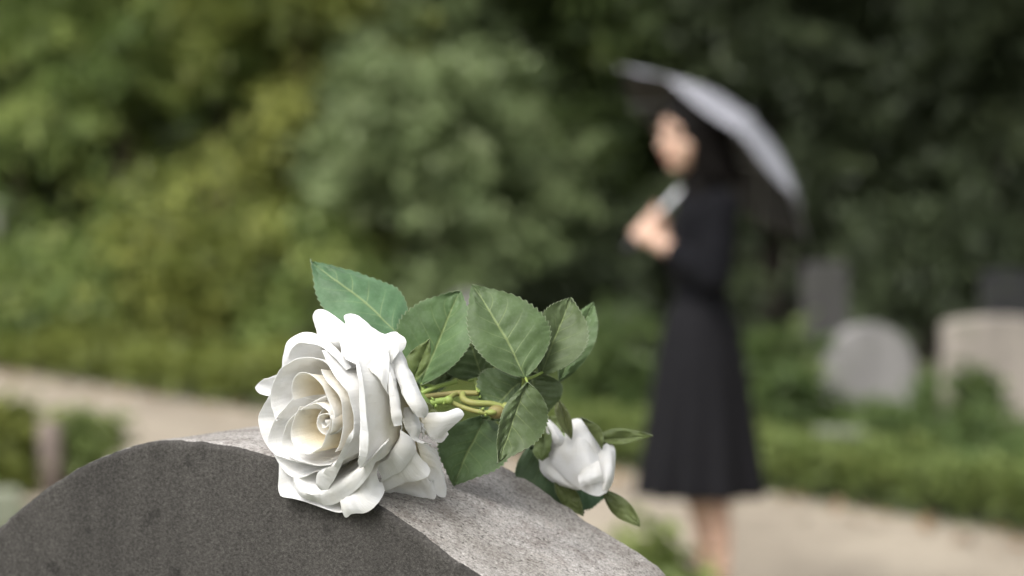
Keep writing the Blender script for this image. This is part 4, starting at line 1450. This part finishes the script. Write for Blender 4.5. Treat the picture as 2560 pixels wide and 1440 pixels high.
# legs and feet
for sgn in (-1, 1):
    yo = 0.058 * sgn
    X0 = float(W(1775, 1300)[0]) + (0.012 if sgn < 0 else -0.02)
    z = lambda q: q
    body.append(tube(catmull([(float(W(1758, 850)[0]), WY + yo * 0.9, 0.90), (X0 - 0.005, WY + yo, 0.66), (X0 - 0.012, WY + yo, 0.46), (X0 + 0.012, WY + yo, 0.31), (X0 + 0.012, WY + yo, 0.16), (X0 + 0.012, WY + yo, 0.075)], 30),
                      [0.066, 0.066, 0.052, 0.048, 0.034, 0.031], 16))
    body.append(ellipsoid((X0 - 0.055, WY + yo, 0.038), (0.115, 0.040, 0.032), None, 18, 10))
    body.append(ellipsoid((X0 + 0.025, WY + yo, 0.040), (0.036, 0.032, 0.036), None, 14, 10))
# arms: the near arm and the far arm meet at the umbrella grip
UP1 = nrmz(np.cross(UA, [0, 1, 0]))                           # across the shaft, in the picture plane
UP2 = np.cross(UA, UP1)
sh_n, el_n = W(1800, 520, -0.150), W(1782, 690, -0.205)
sh_f, el_f = W(1742, 520, 0.150), W(1712, 690, 0.185)
G_lo, G_hi = GRIP + UA * -0.002, GRIP + UA * 0.052
wr_n = W(1676, 622, -0.075)
wr_f = W(1664, 600, 0.115)
body.append(tube(catmull([sh_n, el_n], 8), [0.050, 0.044, 0.040], 14))
body.append(tube(catmull([el_n, (el_n + wr_n) / 2, wr_n], 10), [0.041, 0.036, 0.027], 14))
body.append(tube(catmull([sh_f, el_f], 8), [0.050, 0.044, 0.040], 14))
body.append(tube(catmull([el_f, (el_f + wr_f) / 2, wr_f], 10), [0.041, 0.036, 0.027], 14))


def gripping_hand(G, wrist):
    """palm against the shaft, four fingers of unequal length closed round it, thumb over them"""
    d = wrist - G
    d = nrmz(d - UA * (d @ UA))
    e = np.cross(UA, d)
    if e[1] > 0:
        e = -e                                                # the fingers come round on the side of the viewer
    P = []
    palm = G + d * 0.030
    P.append(ellipsoid(palm, (0.018, 0.022, 0.038), [d, e, UA], 18, 12))
    P.append(tube([wrist, (wrist + palm) / 2, palm], [0.027, 0.027, 0.026], 14))
    for k in range(4):
        off = UA * (0.025 - 0.0168 * k)
        reach = (3.9, 4.3, 4.1, 3.5)[k]
        pts = [G + off + d * 0.034 + e * 0.012]
        for a in np.linspace(0.5, reach, 8):
            pts.append(G + off + 0.0195 * (math.cos(a) * d + math.sin(a) * e) + UA * 0.003 * math.sin(a))
        P.append(tube(catmull(pts, 18), [0.0088, 0.0083, 0.0079, 0.0070], 10))
    tp = [palm + UA * 0.024 + d * 0.006, G + UA * 0.040 + d * 0.014 - e * 0.020, G + UA * 0.044 - d * 0.010 - e * 0.022, G + UA * 0.040 - d * 0.026 - e * 0.008]
    P.append(tube(catmull(tp, 14), [0.0125, 0.0105, 0.0090, 0.0080], 10))
    return P


body += gripping_hand(G_lo, wr_n)
body += gripping_hand(G_hi, wr_f)
fuse('body', body, 0.0045, [SKIN], PERSON, 5)
for s in (-1, 1):
    _m = MB().add(ellipsoid(hp(0.083, 0.031 * s, -0.006), (0.006, 0.014, 0.0065), HAX, 14, 8))
    _m.build('eye', EYEM, PERSON)
    _m = MB().add(tube(catmull([hp(0.090, 0.014 * s, 0.019), hp(0.090, 0.030 * s, 0.024), hp(0.078, 0.048 * s, 0.018)], 8), [0.003, 0.0035, 0.0015], 6))
    _m.build('eyebrow', HAIRM, PERSON)
_m = MB().add(ellipsoid(hp(0.0925, 0, -0.0690), (0.006, 0.020, 0.0045), HAX, 14, 8)).add(ellipsoid(hp(0.0905, 0, -0.0765), (0.007, 0.017, 0.0055), HAX, 14, 8))
_m.build('lips', LIPM, PERSON)

# hair: cap and long locks down to the shoulders
hair = [tube([hp(-0.02, 0, -0.06), hp(-0.03, 0, -0.12), W(1756, 500)], [0.066, 0.064, 0.072], 16), ellipsoid(hp(-0.014, 0, 0.030), (0.094, 0.088, 0.098), HAX, 28, 18), ellipsoid(hp(-0.050, 0, -0.05), (0.070, 0.082, 0.100), HAX, 24, 16)]
_r = np.random.default_rng(8)
for k in range(44):
    a = math.radians(28 + 304 * k / 43)                        # round the head, open at the face
    ca, sa = math.cos(a), math.sin(a)
    top_ = hp(0.030 * ca - 0.012, 0.030 * sa, 0.108)
    mid_ = hp(0.088 * ca - 0.028, 0.090 * sa, 0.030)
    low_ = hp(0.080 * ca - 0.044, 0.090 * sa, -0.075)
    end_ = hp(0.085 * ca - 0.070 + 0.01 * _r.normal(), 0.094 * sa + 0.008 * _r.normal(), -0.165 - 0.03 * _r.random() * (1 - ca))
    hair.append(tube(catmull([top_, mid_, low_, end_], 16), [0.014, 0.016, 0.015, 0.014, 0.006], 8))
fuse('hair', hair, 0.006, [HAIRM], PERSON, 2)


def folds(co, no):
    d = np.array([noise.noise(Vector((p[0] * 9, p[1] * 9, p[2] * 14))) * 0.006 + noise.noise(Vector((p[0] * 22, p[1] * 22, p[2] * 30 + 4))) * 0.003 for p in co])
    return co + no * d[:, None]


top = [
    rings([(W(1748, 462), 0.056, 0.058), (W(1750, 486), 0.062, 0.066), (W(1753, 500), 0.075, 0.110), (W(1757, 520), 0.092, 0.165), (W(1758, 560), 0.104, 0.170), (W(1758, 610), 0.110, 0.160),
           (W(1757, 660), 0.100, 0.142), (W(1753, 720), 0.081, 0.117), (W(1753, 748), 0.081, 0.117)], 36),
    tube(catmull([sh_n, el_n], 10), [0.064, 0.056, 0.052], 16),
    tube(catmull([el_n, (el_n + wr_n) / 2, el_n * 0.04 + wr_n * 0.96], 12), [0.052, 0.046, 0.038], 16),
    tube(catmull([sh_f, el_f], 10), [0.064, 0.056, 0.052], 16),
    tube(catmull([el_f, (el_f + wr_f) / 2, el_f * 0.04 + wr_f * 0.96], 12), [0.052, 0.046, 0.038], 16),
    ellipsoid(el_n, (0.054, 0.054, 0.054)), ellipsoid(el_f, (0.054, 0.054, 0.054)), ellipsoid(sh_n, (0.066, 0.062, 0.062)), ellipsoid(sh_f, (0.066, 0.062, 0.062)),
]
fuse('top', top, 0.007, [CLOTH], PERSON, 8, folds)
_m = MB()
_m.add(rings([(W(1753, 728), 0.083, 0.119), (W(1753, 732), 0.086, 0.122), (W(1753, 752), 0.086, 0.122), (W(1753, 756), 0.083, 0.119)], 40))
_m.build('belt', CLOTH, PERSON)
_lv = []
for t in np.linspace(0, 1, 30):
    v = 744 + (1232 - 744) * t
    rx = float(np.interp(t, [0, 0.12, 0.3, 1], [0.082, 0.116, 0.140, 0.200]))
    ry = float(np.interp(t, [0, 0.12, 0.3, 1], [0.118, 0.154, 0.174, 0.215]))
    _lv.append((W(1753 - 8 * t, v), rx, ry))
_m = MB().add(rings(_lv, 160, 11, 0.085))
_m.build('skirt', SKIRTM, PERSON)
for sgn in (-1, 1):
    yo = 0.058 * sgn
    X0 = float(W(1775, 1300)[0]) + (0.012 if sgn < 0 else -0.02)
    sh = [ellipsoid((X0 - 0.058, WY + yo, 0.034), (0.124, 0.046, 0.034), None, 20, 10), ellipsoid((X0 + 0.026, WY + yo, 0.046), (0.042, 0.039, 0.044), None, 14, 10),
          tube([(X0 + 0.030, WY + yo, 0.03), (X0 + 0.030, WY + yo, 0.0)], [0.028, 0.026], 12)]
    fuse('shoe', sh, 0.006, [LEATHER], PERSON, 3)

# ------------------------------------------------------------------ the umbrella in her hands
def sky_sheen_fabric():
    m, nt, bs, out = new_mat('umbrella_fabric_sky_sheen')
    tc = nt.nodes.new('ShaderNodeTexCoord').outputs['Object']
    c = ramp(nt, tex_noise(nt, tc, 12, 4), [(0.3, (0.25, 0.25, 0.275)), (0.7, (0.31, 0.31, 0.34))])  # sky reflected by the black fabric, painted in as pale grey
    nt.links.new(c, bs.inputs['Base Color'])
    bs.inputs['Roughness'].default_value = 0.38
    bump(nt, tex_noise(nt, tc, 400, 2), bs, 0.1, 0.001)
    inn = simple_mat('umbrella_fabric_inside', (0.022, 0.020, 0.019), 0.8, 0.2, 30, 0.1, 0.001)
    return m, inn


FAB_OUT, FAB_IN = sky_sheen_fabric()
METAL = simple_mat('brushed_steel', (0.55, 0.56, 0.58), 0.35, 0.1, 60, 0.05, 0.001, metal=0.9)
UMB = empty('umbrella', tuple(GRIP), 'open umbrella, pale grey outside and black inside, tilted back over the woman\'s shoulder', 'umbrella')
UR, UD = 0.400, 0.162
Q1 = UP1
Q2 = np.cross(UA, Q1)


def dome(r, ang, sag=0.0):
    """point of the canopy at share r of the radius"""
    k = r * (1 - 0.06 * sag * r)
    h = UD * (1 - (0.35 * r + 0.65 * r * r)) - 0.012 * sag * r
    return U_C + UA * h + UR * k * (math.cos(ang) * Q1 + math.sin(ang) * Q2)


for p in range(8):
    a0, a1 = 2 * math.pi * p / 8, 2 * math.pi * (p + 1) / 8
    R_, C_ = 14, 10
    V = []
    for i in range(R_):
        r = 0.012 + 0.988 * i / (R_ - 1)
        for j in range(C_):
            t = j / (C_ - 1)
            V.append(dome(r, a0 + (a1 - a0) * t, math.sin(math.pi * t)))
    o = link('canopy_panel', mesh_data('canopy_panel', V, grid_faces(R_, C_), [FAB_OUT, FAB_IN]))
    so = o.modifiers.new('thickness', 'SOLIDIFY')
    so.thickness = 0.002
    # the inner side stays plain black, without the painted sky sheen
    n0 = o.data.polygons[40].normal
    so.offset = -1 if np.dot(np.array(n0), UA) > 0 else 1
    if np.dot(np.array(n0), UA) > 0:
        so.material_offset = 1
    else:
        so.material_offset = 1
        o.data.flip_normals()
        so.offset = -1
    apply_mods(o)
    under(o, UMB)
for p in range(8):
    a = 2 * math.pi * p / 8
    mb = MB()
    mb.add(tube([dome(r, a) - UA * 0.006 for r in np.linspace(0.02, 1.0, 12)] + [dome(1.0, a) - UA * 0.006 + (dome(1.0, a) - dome(0.9, a)) * 0.3], [0.002, 0.002, 0.0018], 6))
    mb.add(tube([U_C - UA * 0.02, dome(0.5, a) - UA * 0.007], [0.0018, 0.0018], 6))
    mb.build('rib', METAL, UMB)
MB().add(tube([GRIP - UA * 0.02, GRIP + UA * 0.15, U_C, U_C + UA * (UD + 0.004)], [0.0075, 0.0075, 0.0070, 0.0060], 12)).build('shaft', METAL, UMB)
MB().add(tube([U_C - UA * 0.035, U_C - UA * 0.03, U_C - UA * 0.012, U_C - UA * 0.008], [0.010, 0.014, 0.014, 0.010], 12)).build('runner', LEATHER, UMB)
MB().add(tube([U_C + UA * (UD - 0.002), U_C + UA * (UD + 0.006), U_C + UA * (UD + 0.014)], [0.014, 0.007, 0.004], 10)).build('ferrule', METAL, UMB)
MB().add(tube(catmull([GRIP + UA * 0.045, GRIP - UA * 0.02, GRIP - UA * 0.075, GRIP - UA * 0.085], 12), [0.0125, 0.0130, 0.0125, 0.0080], 14)).build('handle', LEATHER, UMB)
